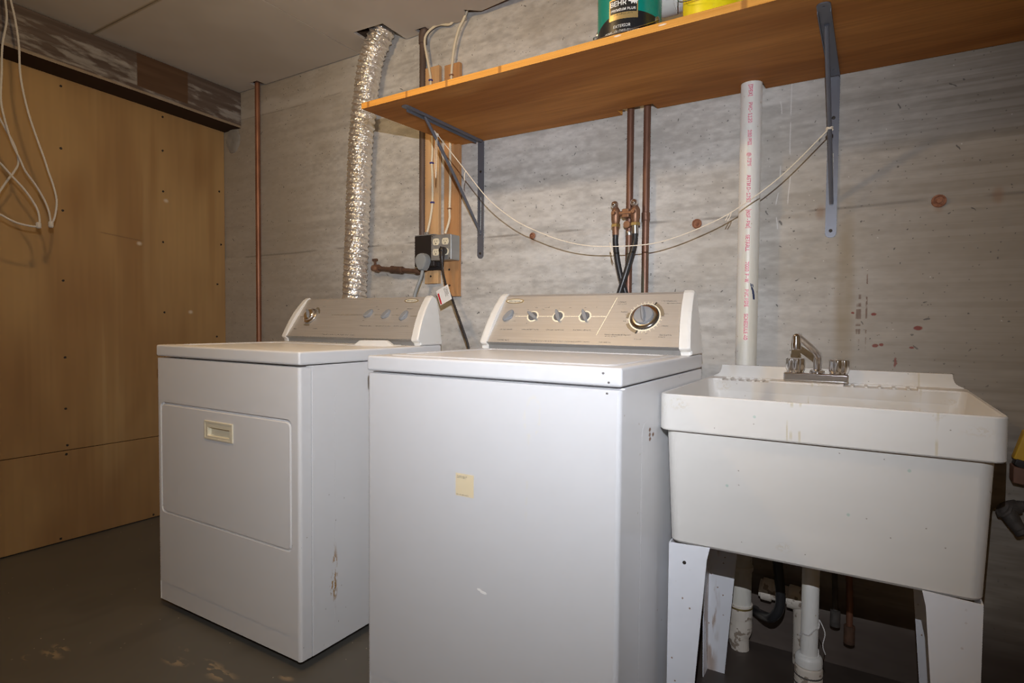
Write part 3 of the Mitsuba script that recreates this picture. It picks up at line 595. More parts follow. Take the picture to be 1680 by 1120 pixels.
lettering(dc, [('TEMPERATURE', -.562, .0605, .0032, .06), ('WRINKLE GUARD', -.470, .061, .0032, .08), ('PUSH TO START', -.382, .062, .0032, .07), ('COMMERCIAL QUALITY SUPER CAPACITY PLUS 7 CYCLES', -.68, .014, .0024, .18), ('TIMED', -.955, .040, .003, .022), ('AUTOMATIC', -.834, .042, .003, .026), ('OFF', -.866, .1625, .004, .012),
               ('END SIGNAL', -.385, .147, .0026, .03), ('HIGH', -.563, .160, .0025, .012), ('LOW', -.588, .088, .0025, .01), ('MED', -.545, .145, .0025, .01), ('ON', -.452, .148, .0025, .008)])

# ------------------------------------------------------------------ laundry sink
SR = math.radians(-0.4)
def sw(m):      # the sink stands a degree askew; its local origin is its front left corner
    m = m.copy(); v = m.vertices.copy(); c, s = math.cos(-SR), math.sin(-SR)
    m.vertices = np.c_[.6905 + c * v[:, 0] - s * v[:, 1], -.650 + s * v[:, 0] + c * v[:, 1], v[:, 2]]; return m
sink = thing('laundry_sink', 'cream plastic laundry tub on white legs, right of the washing machine', 'laundry sink')
def rr(x0, x1, y0, y1, r, z, n=5):
    p = rrect(x0, x1, y0, y1, r, n); q = np.array(p.exterior.coords)[:-1]
    k = np.argmin(q @ [1, 1]); q = np.roll(q, -k, 0); return np.c_[q, np.full(len(q), z)]
W_, D_ = .620, .552
out = man(loft([rr(.024, W_ - .026, .040, D_ - .03, .022, .496), rr(.020, W_ - .022, .034, D_ - .02, .024, .502), rr(.011, W_ - .013, .0125, D_ - .004, .026, .80), rr(.010, W_ - .012, .0115, D_ - .004, .026, .843)]))
apr = man(loft([rr(0.002, W_ - .002, .002, D_, .024, .7615), rr(0, W_, 0, D_, .024, .764), rr(0, W_, 0, D_, .024, .8405), rr(.0015, W_ - .0015, .0015, D_ - .0015, .0235, .843)]))
inn = man(loft([rr(.05, W_ - .05, .055, D_ - .12, .04, .515), rr(.040, W_ - .040, .045, D_ - .108, .045, .53), rr(.0135, W_ - .0135, .0125, D_ - .092, .030, .80), rr(.007, W_ - .007, .0065, D_ - .0875, .024, .85)]))
und = man(loft([rr(.012, W_ - .014, .013, D_ - .01, .02, .76), rr(.0125, W_ - .0145, .0135, D_ - .01, .02, .768)]))
tub = out + apr - inn
# backsplash with hollow curved ends, and the two soap ledges
bs = Polygon([(.004, .835), (.006, .845), (.016, .849), (.024, .856), (.028, .866), (.030, .8785), (W_ - .030, .8785), (W_ - .028, .866), (W_ - .024, .856), (W_ - .016, .849), (W_ - .006, .845), (W_ - .004, .835)])
tub = tub + man(prism(bs, .016, 'y', D_ - .017))
for (a, b) in ((.045, .170), (.352, .515)):
    tub = tub - box(a, b, D_ - .0885 - .02, D_ - .030, .8385, .90)
tub = tub + box(.020, W_ - .020, D_ - .0925, D_ - .02, .8100, .8385)
tb = obj('tub', sw(mt(tub)), B('sink_plastic'), sink, smooth=28)
for (a, b) in ((.045, .170), (.352, .515)):
    for x in np.linspace(a + .02, b - .02, 5):
        obj('soap_rib', sw(mt(box(x - .004, x + .004, D_ - .0875, D_ - .033, .8375, .8425, .0016, 8))), B('sink_plastic'), tb)
# sheet metal legs: two flanges meeting in a corner, tapering downward
def leg(cx, cy, sx, sy, top=.505):
    t = .0025; wf, wb_ = .092, .050; sp = .004
    a = Polygon([(0, top), (wf, top), (wf, .50), (wf * .93, .47), (wb_, 0), (0, 0)]); c = Polygon([(0, top), (wf, top), (wf, .50), (wf * .90, .47), (wb_, 0), (0, 0)])
    m1 = prism(a, t, 'y', 0); m2 = prism(c, t, 'x', 0)
    m = cat(man(m1) + man(m2)); v = m.vertices.copy(); v = v * [sx, sy, 1]
    h = (top - v[:, 2]); v[:, 0] += cx + sx * .004; v[:, 1] += cy
    m.vertices = v
    if sx * sy < 0: m.invert()
    return sw(m)
for (cx, cy, sx, sy) in ((.017, .030, 1, 1), (W_ - .020, .030, -1, 1), (.022, .422, 1, -1), (W_ - .024, .422, -1, -1)):
    lk = obj('leg', leg(cx, cy, sx, sy, .4955), B('leg_enamel'), sink, smooth=False, label='white enamelled sheet-metal leg with rust specks')
    if cy < .1 and sx > 0: obj('bolt_hole', sw(cyl((cx + sx * .040, cy + .0005, .455), (cx + sx * .040, cy - .0004, .455), .0042, 12)), B('nail'), lk, label='small rusty bolt hole')
# faucet
fc = thing('faucet', 'chrome two-handle faucet on the back ledge of the laundry sink', 'faucet')
FX, FY = .974, -.135
fb = Polygon([(-.080, 0), (.080, 0), (.0775, .021), (.070, .0245), (-.070, .0245), (-.0775, .021)])
fz = .8434
def fr_(m): return sw(m)
FL = A3(FX - .6905, FY + .650)    # in the sink's own frame
obj('base', fr_(mt(box(FL[0] - .080, FL[0] + .080, FL[1] - .022, FL[1] + .022, fz, fz + .024, .004, 12))), B('chrome'), fc)
for i, (dx, rot) in enumerate(((-.052, .2), (.056, .75))):
    a = np.linspace(0, 2 * math.pi, 64, endpoint=False); r = .0232 * (1 + .11 * np.cos(6 * (a + rot)) - .02 * np.cos(12 * (a + rot)))
    rings = [np.c_[FL[0] + dx + r * k * np.cos(a), FL[1] + r * k * np.sin(a), np.full(64, fz + z)] for k, z in ((.80, .0245), (.90, .030), (1.0, .036), (1.0, .058), (.93, .063), (.6, .0645))]
    hk = obj('handle', fr_(loft(rings)), B('chrome'), fc, label='lobed chrome handle')
    obj('stem', fr_(cyl((FL[0] + dx, FL[1], fz + .0235), (FL[0] + dx, FL[1], fz + .025), .012, 20)), B('chrome'), hk)
b0 = A3(FL[0] + .003, FL[1] + .0)
obj('collar', fr_(lathe([(.0165, 0), (.019, .003), (.019, .007), (.012, .010)], 28, (b0[0], b0[1], fz + .0238))), B('chrome'), fc)
sp_pts = [(b0[0], b0[1], fz + .030), (b0[0], b0[1], fz + .055), (b0[0] + .0005, b0[1] - .006, fz + .072), (b0[0] - .006, b0[1] - .03, fz + .086), (b0[0] - .028, b0[1] - .070, fz + .112), (b0[0] - .040, b0[1] - .092, fz + .1245), (b0[0] - .045, b0[1] - .102, fz + .1255)]
obj('spout', fr_(tube(sp_pts, [.0105, .0105, .0100, .0088, .0082, .0085, .0080], 20, 8)), B('chrome'), fc)
ax, ay = b0[0] - .045, b0[1] - .101
az = obj('aerator', fr_(lathe([(.008, .008), (.0105, .004), (.0112, -.012), (.0125, -.014), (.0125, -.030), (.011, -.0315)][::-1], 28, (ax, ay, fz + .1225))), B('chrome'), fc)
# drain
dp = thing('drain_pipe', 'white plastic drain pipe with slip-nut under the middle of the laundry sink', 'drain pipe')
px, py = .988, -.372
obj('tailpiece', cyl((px, py, .17), (px, py, .4955), .0195, 28), B('pvc'), dp)
obj('slip_nut', lathe([(.026, .168), (.0305, .172), (.0305, .188), (.027, .194), (.022, .197)], 32, (px, py, 0)), B('pvc'), dp)
cpz = obj('coupling', lathe([(.029, .0), (.029, .11), (.0315, .112), (.0315, .164), (.029, .168)], 32, (px, py, 0)), B('pvc_old'), dp)
for z in (.146, .125): obj('clamp_band', lathe([(.0318, z), (.0326, z + .001), (.0326, z + .003), (.0318, z + .004)], 32, (px, py, 0)), B('gray_cast'), cpz)
wr = [(px + .021 * math.cos(t), py + .024 * math.sin(t), .20 + .012 * t + .004 * math.sin(5 * t)) for t in np.linspace(-2.6, 6.6, 26)] + [(px + .034, py - .01, .262), (px + .03, py - .012, .232), (px + .036, py - .01, .21)]
obj('wire', tube(wr, .0013, 6, 4), B('cord_white'), dp, label='loose white wire wound around the pipe')

# ------------------------------------------------------------------ standpipe with pink print
sp = thing('standpipe', 'tall white PVC pipe with pink lettering, from the shelf down behind the sink', 'pipe')
PX, PY, PRr = .7735, -.058, .0302
pipe = obj('pipe', cyl((PX, PY, .10), (PX, PY, 2.214), PRr, 40), B('pvc'), sp)
obj('coupling', lathe([(.0335, .245), (.0345, .247), (.0345, .258), (.0305, .2585)], 36, (PX, PY, 0)), B('pvc'), sp)
obj('coupling', lathe([(.0305, .139), (.0345, .1395), (.0345, .098), (.033, .095)][::-1], 36, (PX, PY, 0)), B('pvc_old'), sp)
obj('clamp_band', lathe([(.0347, .128), (.0356, .129), (.0356, .133), (.0347, .134)], 36, (PX, PY, 0)), B('brass'), sp)
obj('elbow', tube([(PX, PY, .097), (PX, PY, .06), (PX - .004, PY - .002, .035), (PX + .006, PY - .006, -.02)], [.033, .034, .031, .024], 24), B('pvc_old'), sp)
def wrap_pipe(m, z0, ang):
    """Text runs down the pipe: its x goes down, its y to the right around the pipe, away from the letters' feet."""
    v = m.vertices.copy(); a = ang + v[:, 1] / PRr; r = PRr + v[:, 2] - .0002
    m = m.copy(); m.vertices = np.c_[PX + r * np.cos(a), PY + r * np.sin(a), z0 - v[:, 0]]; return m
txt, zc = [], 1.712
A0 = math.radians(-84) - .0055 / PRr
for s, gap in (('[IPEX]', .018), ('PVC-1120', .02), ('280 PSI', .022), ('@ 73°F', .025), ('ASTM D-1785', .02), ('|NSF-PW|', .02), ('SETRALL', .03), ('7000  P-W', .02), ('PVC PIPE', .02), ('SCHEDULE 40', .012), ('ASTM D-1785', .012), ('CHARLOTTE PIPE', .02), ('|NSF-PW|', .018), ('PVC-1120', .02), ('FOAM PS', .014), ('@ 73°F', .015), ('ASTM D-1785', .02)):
    m = meshkit.text_mesh(s, .0105, .0004, True)
    m.vertices[:, 0] *= .80; w = m.bounds[1][0]
    if zc - w < .885: break
    m = m.subdivide_to_size(.008); txt.append(wrap_pipe(m, zc, A0)); zc -= w + gap
for m in txt: obj('lettering', m, B('print_pink'), pipe, smooth=False, label='pink lettering running down the pipe')
def patch_on_pipe(pts):
    m = prism(Polygon(pts).buffer(.0006), .0005).subdivide_to_size(.006); return m
inks = []
for pts in ([(0, 0), (.010, .004), (.022, .006), (.036, .008), (.037, .013), (.024, .012), (.010, .009), (.001, .004)], [(-.010, -.001), (-.002, .0), (-.001, .002), (-.009, .001)], [(-.009, .004), (.0, .006), (.001, .0075), (-.008, .006)]):
    inks.append(wrap_pipe(patch_on_pipe(pts), 1.112, math.radians(-62)))
obj('ink_mark', trimesh.util.concatenate(inks), B('ink_blue'), pipe, smooth=False, label='smear of dark blue ink')

# ------------------------------------------------------------------ shelf and its brackets
SH0, SH1 = 1.7205, 1.7400
shp = Polygon([(-.398, -.505), (1.75, -.535), (1.75, -.006), (-.362, -.006)])
shp = shp.difference(sbox(.345, -.055, .468, .05)).difference(Point(PX, PY).buffer(.0318, quad_segs=12)).difference(sbox(PX - .0318, PY, PX + .0318, .05))
obj('shelf', prism(shp, SH1 - SH0, 'z', SH0), B('shelf_plywood'), smooth=False, label='long orange-brown plywood shelf on steel brackets', cat='shelf')
def bracket(x, label):
    k = thing('shelf_bracket', label, 'shelf bracket', 'steel brackets under the shelf')
    def bar(poly, y, d, axis): return prism(poly, d, axis, y)
    w = .0145
    arm = rrect(x - w, x + w, -.462, -.0105, .013).union(sbox(x - w, -.08, x + w, -.0105)); arm = arm.difference(Point(x, -.445).buffer(.003)).difference(Point(x, -.06).buffer(.003))
    obj('arm', cat(prism(arm, .0024, 'z', SH0 - .0026), mt(box(x - w, x - w + .002, -.43, -.02, SH0 - .010, SH0 - .0028)), mt(box(x + w - .002, x + w, -.43, -.02, SH0 - .010, SH0 - .0028))), B('bracket_steel'), k, smooth=25)
    stp = rrect(x - w, x + w, 1.255, 1.7150, .013).union(sbox(x - w, 1.68, x + w, 1.7178))
    obj('strap', cat(man(prism(stp, .0024, 'y', -.0065)) - man(prism(rrect(x - .0028, x + .0028, 1.36, 1.50, .0026), .01, 'y', -.01))), B('bracket_steel'), k, smooth=25)
    obj('brace', tube([(x, -.352, SH0 - .0035), (x, -.335, SH0 - .020), (x, -.180, 1.5475), (x, -.02, 1.372), (x, -.0078, 1.352)], .0058, 10, 6), B('bracket_steel'), k)
    for z in (1.275, 1.60): obj('screw', lathe([(.005, 0), (.0045, .002), (.002, .0026)], 12, (x, -.0064, z), (0, -1, 0)), B('nail'), k)
    return k
bracket(-.249, 'grey steel shelf bracket at the left end of the shelf, above the outlet box')
bracket(.990, 'grey steel shelf bracket right of the white standpipe')

# ------------------------------------------------------------------ copper pipes, valves, hoses
cp1 = obj('copper_pipe', cyl((-1.6385, -.026, .004), (-1.6385, -.026, 2.46), .0125, 20), B('copper'), label='bare copper pipe running down the wall in the left corner', cat='pipe')
cA = thing('copper_pipe', 'copper supply pipe with the washer valves on it, left of the pair under the shelf', 'pipe', 'copper supply pipes under the shelf')
obj('pipe', cyl((.3825, -.026, .30), (.3825, -.026, 1.975), .0118, 20), B('old_copper'), cA)
obj('clamp', lathe([(.0124, 1.300), (.0135, 1.302), (.0135, 1.312), (.0124, 1.314)], 20, (.3825, -.026, 0)), B('tin'), cA)
cB = thing('copper_pipe', 'plain copper supply pipe, right of the pair under the shelf', 'pipe', 'copper supply pipes under the shelf')
obj('pipe', cyl((.4405, -.026, .30), (.4405, -.026, 1.975), .0118, 20), B('old_copper'), cB)
obj('coupling', lathe([(.0125, 1.345), (.0142, 1.347), (.0142, 1.372), (.0125, 1.374)], 20, (.4405, -.026, 0)), B('old_copper'), cB)
lv = thing('washer_valve', 'bronze double washer valve with two round chrome knobs, above the black hoses', 'valve')
obj('body', cat(cyl((.345, -.058, 1.371), (.418, -.058, 1.371), .0088, 20), box(.370, .395, -.066, -.0385, 1.356, 1.386, .003), cyl((.3825, -.052, 1.335), (.3825, -.0385, 1.335), .012, 16)), B('bronze'), lv)
for vx, nut in ((.3468, 'brass'), (.4160, 'tin')):
    vb = obj('valve_body', cat(lathe([(.010, 1.335), (.0125, 1.342), (.0145, 1.352), (.0155, 1.362), (.0155, 1.378), (.0125, 1.386), (.009, 1.392)], 24, (vx, -.060, 0)), cyl((vx, -.060, 1.371), (vx, -.088, 1.371), .006, 14)), B('bronze'), lv)
    kb = trimesh.creation.icosphere(3, 1.0); kb.vertices = kb.vertices * [.0125, .0120, .0125] + [vx - .001, -.070, 1.4015]
    obj('knob', kb, B('chrome'), vb, smooth=True, label='round chrome knob')
    obj('hose_nut', lathe([(.0165, 1.327), (.0165, 1.336), (.0150, 1.3375)], 6, (vx, -.060, 0)), B('brass'), vb, smooth=False, label='brass hose nut')
    obj('ferrule', cyl((vx, -.060, 1.300), (vx, -.060, 1.3272), .0112, 20), B('bronze' if nut == 'brass' else 'tin'), vb)
obj('washer_hose', tube([(.3468, -.060, 1.303), (.3475, -.060, 1.27), (.356, -.061, 1.21), (.370, -.060, 1.15), (.388, -.058, 1.09), (.41, -.070, .98), (.42, -.115, .88), (.40, -.205, .82)], .0096, 14), B('black_rubber'), label='black rubber hose from the left washer valve', cat='hose')
obj('washer_hose', tube([(.4160, -.060, 1.303), (.4155, -.062, 1.27), (.404, -.074, 1.21), (.388, -.082, 1.15), (.370, -.086, 1.09), (.34, -.095, .98), (.32, -.13, .88), (.33, -.205, .82)], .0096, 14), B('black_rubber'), label='black rubber hose from the right washer valve', cat='hose')

# ------------------------------------------------------------------ gas pipe
gp = thing('gas_pipe', 'rusty dark iron gas pipe with a side valve, left of the outlet box', 'pipe')
obj('riser', cyl((-.5395, -.0185, 1.222), (-.5395, -.0185, 2.18), .0140, 20), B('dark_iron'), gp)
obj('elbow', cat(tube([(-.5385, -.0195, 2.165), (-.5385, -.0195, 2.195), (-.534, -.0195, 2.212), (-.524, -.0195, 2.225), (-.505, -.0195, 2.232)], .0175, 18)), B('dark_iron'), gp)
obj('elbow', tube([(-.5385, -.0190, 1.226), (-.5385, -.026, 1.216), (-.542, -.036, 1.213), (-.556, -.038, 1.213)], .0135, 18), B('rusty_iron'), gp)
obj('nipple', cyl((-.55, -.038, 1.213), (-.79, -.0325, 1.2355), .0095, 18), B('rusty_iron'), gp)
q0, q1 = A3(-.632, -.0361, 1.2207), A3(-.703, -.0345, 1.2274)
obj('coupling', lathe([(.013, 0), (.0155, .003), (.0155, .012), (.0145, .016), (.0145, .055), (.0155, .059), (.0155, .068), (.013, .0715)], 20, q0, (q1 - q0) / np.linalg.norm(q1 - q0)), B('rusty_iron'), gp)
vk = obj('valve', cat(cyl((-.800, -.030, 1.2365), (-.8165, -.028, 1.2385), .0135, 20), hexnut((-.775, -.034, 1.234), (-.800, -.030, 1.2365), .0175), cyl((-.810, -.029, 1.2380), (-.810, -.0015, 1.2380), .011, 14)), B('bronze'), gp)
obj('lever', cat(cyl((-.803, -.030, 1.244), (-.803, -.030, 1.272), .006, 12), box(-.8175, -.789, -.036, -.024, 1.268, 1.279, .003)), B('rusty_iron'), vk)
# foil duct
def duct():
    path = spline([(-.884, -.080, .55), (-.884, -.080, .95), (-.882, -.080, 1.07), (-.870, -.080, 1.262), (-.855, -.080, 1.53), (-.840, -.080, 1.777), (-.810, -.080, 1.974), (-.788, -.080, 2.09), (-.767, -.079, 2.155), (-.735, -.077, 2.205), (-.708, -.076, 2.26), (-.695, -.076, 2.34), (-.695, -.076, 2.44)], 60)
    d = np.r_[0, np.cumsum(np.linalg.norm(np.diff(path, axis=0), axis=1))]; S = np.arange(0, d[-1], .0028); p = np.stack([np.interp(S, d, path[:, k]) for k in range(3)], 1)
    t, a, b = frames(p); n = 84; ang = np.arange(n) * 2 * math.pi / n
    Sg, Ag = np.meshgrid(S, ang, indexing='ij')
    ph = (Sg / .0255 + Ag / (2 * math.pi)) * 2 * math.pi
    q = np.stack([np.cos(Ag) * 2.2, np.sin(Ag) * 2.2, Sg * 40], -1)
    R = .0500 + .0030 * np.cos(ph) + .0009 * np.cos(2 * ph + .8) + .0046 * (meshkit.noise(q * [2.4, 2.4, 1.6], 3) - .5) + .0040 * (meshkit.noise(q * [4, 4, 3], 8) - .5) + .0022 * (meshkit.noise(q * [8, 8, 5.5], 5) - .5)
    v = p[:, None] + R[..., None] * (np.cos(Ag)[..., None] * a[:, None] + np.sin(Ag)[..., None] * b[:, None])
    i, j = np.meshgrid(np.arange(len(S) - 1), np.arange(n), indexing='ij'); k = (j + 1) % n
    f = np.stack([i * n + j, i * n + k, (i + 1) * n + k, (i + 1) * n + j], -1).reshape(-1, 4)
    m = trimesh.Trimesh(v.reshape(-1, 3), np.vstack([f[:, [0, 1, 2]], f[:, [0, 2, 3]]]), process=False); 
    return m
obj('vent_duct', duct(), B('foil'), smooth=14, label='crinkled silver foil dryer vent hose rising to the ceiling', cat='duct')

# ------------------------------------------------------------------ wood strips, cables, outlets
bd1 = obj('mounting_board', mt(box(-.523, -.4495, -.0225, -.0045, 1.160, 2.058, .0012, 6)), B('pine'), smooth=False, label='pale vertical wooden board behind the black outlet, left of the two', cat='board', group='wooden boards on the concrete wall')
g2 = box(-.4215, -.345, -.0225, -.0045, 1.105, 2.048, .0012, 6) - man(prism(rrect(-.3835, -.3785, 1.93, 2.10, .002), .012, 'y', -.03))
bd2 = obj('mounting_board', mt(g2), B('old_pine'), smooth=False, label='darker vertical wooden board behind the grey outlet box, right of the two', cat='board', group='wooden boards on the concrete wall')
for k, (x, z) in ((bd1, (-.490, 1.1905)), (bd2, (-.392, 1.215)), (bd2, (-.39, 1.15))): obj('nail', cyl((x, -.0222, z), (x, -.0238, z), .0042, 10), B('nail'), k)
cb1 = obj('power_cable', tube([(-.378, -.012, 2.226), (-.40, -.020, 2.210), (-.4549, -.026, 2.2195), (-.4999, -.034, 2.197), (-.5134, -.038, 2.1637), (-.5061, -.036, 2.1116), (-.4927, -.0295, 2.0338), (-.4885, -.0285, 2.00), (-.4895, -.0285, 1.96), (-.484, -.0285, 1.84), (-.4784, -.0285, 1.7128), (-.4814, -.0285, 1.6605), (-.4779, -.0285, 1.5997), (-.4775, -.0285, 1.4964), (-.4889, -.0295, 1.4241), (-.4945, -.040, 1.373)], .0049, 12), B('cable_sheath'), label='white cable with blue staples running down to the black outlet', cat='cable')
for z, x in ((2.001, -.4885), (1.6600, -.4814), (1.4964, -.4775)): obj('staple', cat(box(x - .0072, x + .0072, -.0345, -.0230, z - .0035, z + .0035, .001, 6) - box(x - .0052, x + .0052, -.0326, -.01, z - .01, z + .01)), B('cable_blue'), cb1, smooth=False, label='blue cable staple')
cb2 = obj('power_cable', tube([(-.30, -.034, 2.36), (-.3005, -.034, 2.275), (-.300, -.034, 2.245), (-.3050, -.032, 2.2277), (-.3218, -.030, 2.2029), (-.3428, -.030, 2.1746), (-.3638, -.0285, 2.1219), (-.3758, -.0278, 2.0616), (-.3816, -.0278, 1.9924), (-.3800, -.0278, 1.9673), (-.386, -.0278, 1.82), (-.3861, -.0278, 1.6774), (-.3858, -.0278, 1.6207), (-.3854, -.0278, 1.5467), (-.388, -.0278, 1.4629), (-.3885, -.0278, 1.4183), (-.4001, -.040, 1.360)], .0051, 12), B('cable_sheath'), label='cream cable with rusty straps running down to the grey outlet box', cat='cable')
for z, x in ((2.00, -.3812), (1.4629, -.388)): obj('strap', cat(box(x - .0085, x + .0085, -.0342, -.0230, z - .0025, z + .0025, .001, 6) - box(x - .0053, x + .0053, -.0328, -.01, z - .01, z + .01)), B('cable_rust'), cb2, smooth=False, label='rusty cable strap')
# black range outlet
bo = thing('dryer_outlet', 'black surface outlet with a grey plug in it, left of the grey outlet box', 'outlet')
obj('body', cat(box(-.545, -.4405, -.062, -.0345, 1.2285, 1.3555, .003, 8) + box(-.515, -.4405, -.045, -.0228, 1.2285, 1.3555)), B('black_plastic'), bo)
obj('cover_edge', mt(box(-.5455, -.4405, -.0625, -.0345, 1.356, 1.3600, .001, 6)), B('galvanized'), bo, label='thin metal lip on top of the outlet')
obj('lower_plate', mt(box(-.505, -.4245, -.034, -.0228, 1.214, 1.262, .002, 6)), B('black_plastic'), bo)
obj('cable_clamp', mt(box(-.503, -.486, -.052, -.036, 1.3605, 1.372, .002, 6)), B('galvanized'), bo)
pk = obj('power_cord', tube([(-.4865, -.080, 1.214), (-.488, -.082, 1.195), (-.497, -.086, 1.165), (-.509, -.092, 1.13), (-.517, -.096, 1.09), (-.515, -.100, 1.0), (-.50, -.105, .9), (-.50, -.16, .84), (-.51, -.236, .80)], .0072, 12), B('gray_plastic'), dryer, label='grey power cord with an angled plug in the black outlet')
a = np.linspace(0, 2 * math.pi, 36, endpoint=False)
pr_ = Polygon([(.030 * math.cos(t), .030 * math.sin(t)) for t in np.linspace(-.35, math.pi + .35, 24)] + [(-.020, -.030), (-.011, -.041), (.011, -.041), (.020, -.030)])
def ringp(poly, y, sc, n=64):
    q = np.array([[p.x, p.y] for p in (poly.exterior.interpolate(t, normalized=True) for t in np.linspace(0, 1, n, endpoint=False))]); c = A3(0, -.003)
    q = c + (q - c) * sc; return np.c_[q[:, 0] - .486, np.full(n, y), q[:, 1] + 1.2515]
obj('plug', loft([ringp(pr_, -.0625, .96), ringp(pr_, -.066, 1.0), ringp(pr_, -.088, 1.0), ringp(pr_, -.095, .9), ringp(pr_, -.0965, .72)]), B('gray_plastic'), pk)
# grey steel box with two duplex receptacles
ob = thing('outlet_box', 'grey steel outlet box with two duplex receptacles on the wooden board', 'outlet')
obj('box', mt(box(-.4375, -.3380, -.0800, -.0228, 1.2490, 1.3500, .004, 10)), B('galvanized'), ob)
cv = obj('cover', mt(box(-.4380, -.3375, -.0850, -.0802, 1.2485, 1.3505, .0022, 8)), B('galvanized'), ob)
for rx in (-.4113, -.3640):
    for rz in (1.3220, 1.2805):
        rp = Point(0, 0).buffer(.0168, quad_segs=12).intersection(sbox(-.0165, -.0135, .0165, .0135))
        rr_ = prism(rp, .0022, 'y', 0); rr_.apply_translation((rx, -.0870, rz)); r_ = obj('receptacle', rr_, B('cream_plastic'), ob, smooth=25, label='cream receptacle face')
        for (a_, b_, c_, d_) in ((-.0072, -.0055, -.001, .0065), (.0052, .0066, -.0002, .006), (-.0022, .0022, -.0092, -.0048)): obj('slot', mt(box(rx + a_, rx + b_, -.08735, -.0868, rz + c_, rz + d_)), B('black_plastic'), r_, smooth=False)
for sx, sz in ((-.4320, 1.3450), (-.3430, 1.2535), (-.3880, 1.3015)): obj('screw', cyl((sx, -.0848, sz), (sx, -.0862, sz), .0026, 10), B('nail'), cv)
bc = obj('power_cord', tube([(-.3585, -.112, 1.238), (-.357, -.113, 1.215), (-.350, -.116, 1.19), (-.338, -.122, 1.165), (-.325, -.130, 1.142), (-.308, -.140, 1.125), (-.282, -.148, 1.09), (-.262, -.151, 1.05), (-.2261, -.152, .9723), (-.1971, -.153, .8966), (-.18, -.17, .80), (-.13, -.20, .74), (.02, -.2365, .72)], .0042, 12), B('black_plastic'), washer, label='black power cord with a white warning tag, plugged into the grey outlet box')
obj('plug', cat(loft([np.c_[-.3640 + .0125 * s * np.cos(a), np.full(36, y), 1.2835 + .0135 * s * np.sin(a)] for s, y in ((.95, -.0872), (1.0, -.090), (1.0, -.106), (.8, -.116), (.45, -.119))]), tube([(-.3640, -.101, 1.2930), (-.3630, -.106, 1.278), (-.3605, -.111, 1.258), (-.3590, -.112, 1.240), (-.3585, -.112, 1.230)], [.0125, .0130, .0105, .0072, .0055], 16)), B('black_plastic'), bc)
# tag folded round the cord
U, V = A3(.0590, -.004, .0245), A3(.021, .0, -.0555)
o = A3(-.3445, -.166, 1.1185)
def tagmesh(u0, u1, v0, v1, off):
    p = [o + U * u + V * v for u, v in ((u0, v0), (u1, v0), (u1, v1), (u0, v1))]; nrm = np.cross(U, V); nrm /= np.linalg.norm(nrm); nrm = nrm if nrm[1] < 0 else -nrm
    a_ = [q + nrm * off for q in p]; b_ = [q + nrm * (off + .0005) for q in p]
    return m3.Manifold.hull_points(np.array(a_ + b_).tolist())
obj('tag', cat(tagmesh(0, 1, 0, 1, 0)), B('white_tag'), bc, smooth=False, label='white warning tag with a red bar')
obj('red_bar', cat(tagmesh(.04, .16, .22, .96, .0006)), B('red_paint'), bc, smooth=False)
obj('fold', cat(tagmesh(.50, 1.0, .0, 1.0, .0006)), B('white_tag'), bc, smooth=False)
obj('print_lines', cat(*[tagmesh(.62 + .08 * i, .64 + .08 * i, .12, .70 - .1 * (i % 2), .0012) for i in range(4)]), B('print_dark'), bc, smooth=False, kind='stuff')

# ------------------------------------------------------------------ clothesline
pts = [(-.249, -.2935, 1.676), (-.2489, -.287, 1.6747), (-.1376, -.2756, 1.5411), (-.0404, -.2656, 1.4269), (.053, -.256, 1.3517), (.136, -.2475, 1.3068), (.2289, -.238, 1.2690), (.3118, -.2295, 1.2482), (.3973, -.2207, 1.2405), (.5056, -.2096, 1.2412), (.5781, -.2021, 1.254), (.665, -.1932, 1.2831), (.756, -.1839, 1.326), (.8728, -.1719, 1.4096), (.982, -.1602, 1.5190), (.990, -.1600, 1.5265)]
ln = thing('clothesline', 'thin cream string sagging between the two shelf brackets', 'string')
obj('line', tube(pts, .0017, 7, 6), B('string'), ln)
def knot(c, r, n=3):
    t = np.linspace(0, 2 * math.pi * n, 18 * n); p = np.c_[c[0] + r * np.cos(t), c[1] + r * np.sin(t), c[2] + np.linspace(-.0035, .0035, len(t))]; return tube(p, .0016, 6, 1, False)
obj('knot', knot((-.249, -.287, 1.6685), .0078), B('string'), ln); obj('knot', knot((.990, -.160, 1.5255), .0078), B('string'), ln)
for q in ([(-.2485, -.289, 1.668), (-.2505, -.291, 1.62), (-.2505, -.291, 1.56), (-.2475, -.291, 1.515), (-.2440, -.291, 1.56), (-.2440, -.290, 1.63), (-.2445, -.289, 1.666)],
          [(.397, -.221, 1.245), (.395, -.226, 1.252), (.398, -.228, 1.24), (.404, -.229, 1.225), (.4075, -.229, 1.215)], [(.397, -.221, 1.240), (.3995, -.226, 1.230), (.4015, -.227, 1.218), (.405, -.227, 1.2105)],
          [(.745, -.185, 1.321), (.741, -.187, 1.315), (.735, -.187, 1.304), (.7325, -.187, 1.298)], [(.748, -.185, 1.322), (.7465, -.187, 1.312), (.741, -.187, 1.302), (.7385, -.187, 1.297)]):
    obj('loose_end', tube(q, .0014, 6, 6), B('string'), ln)
kn2 = [(-.1270, -.2745, 1.528), (-.1300, -.2775, 1.518), (-.1310, -.2775, 1.500), (-.1290, -.2765, 1.495)]
obj('loose_end', tube(kn2, .0014, 6, 6), B('string'), ln)
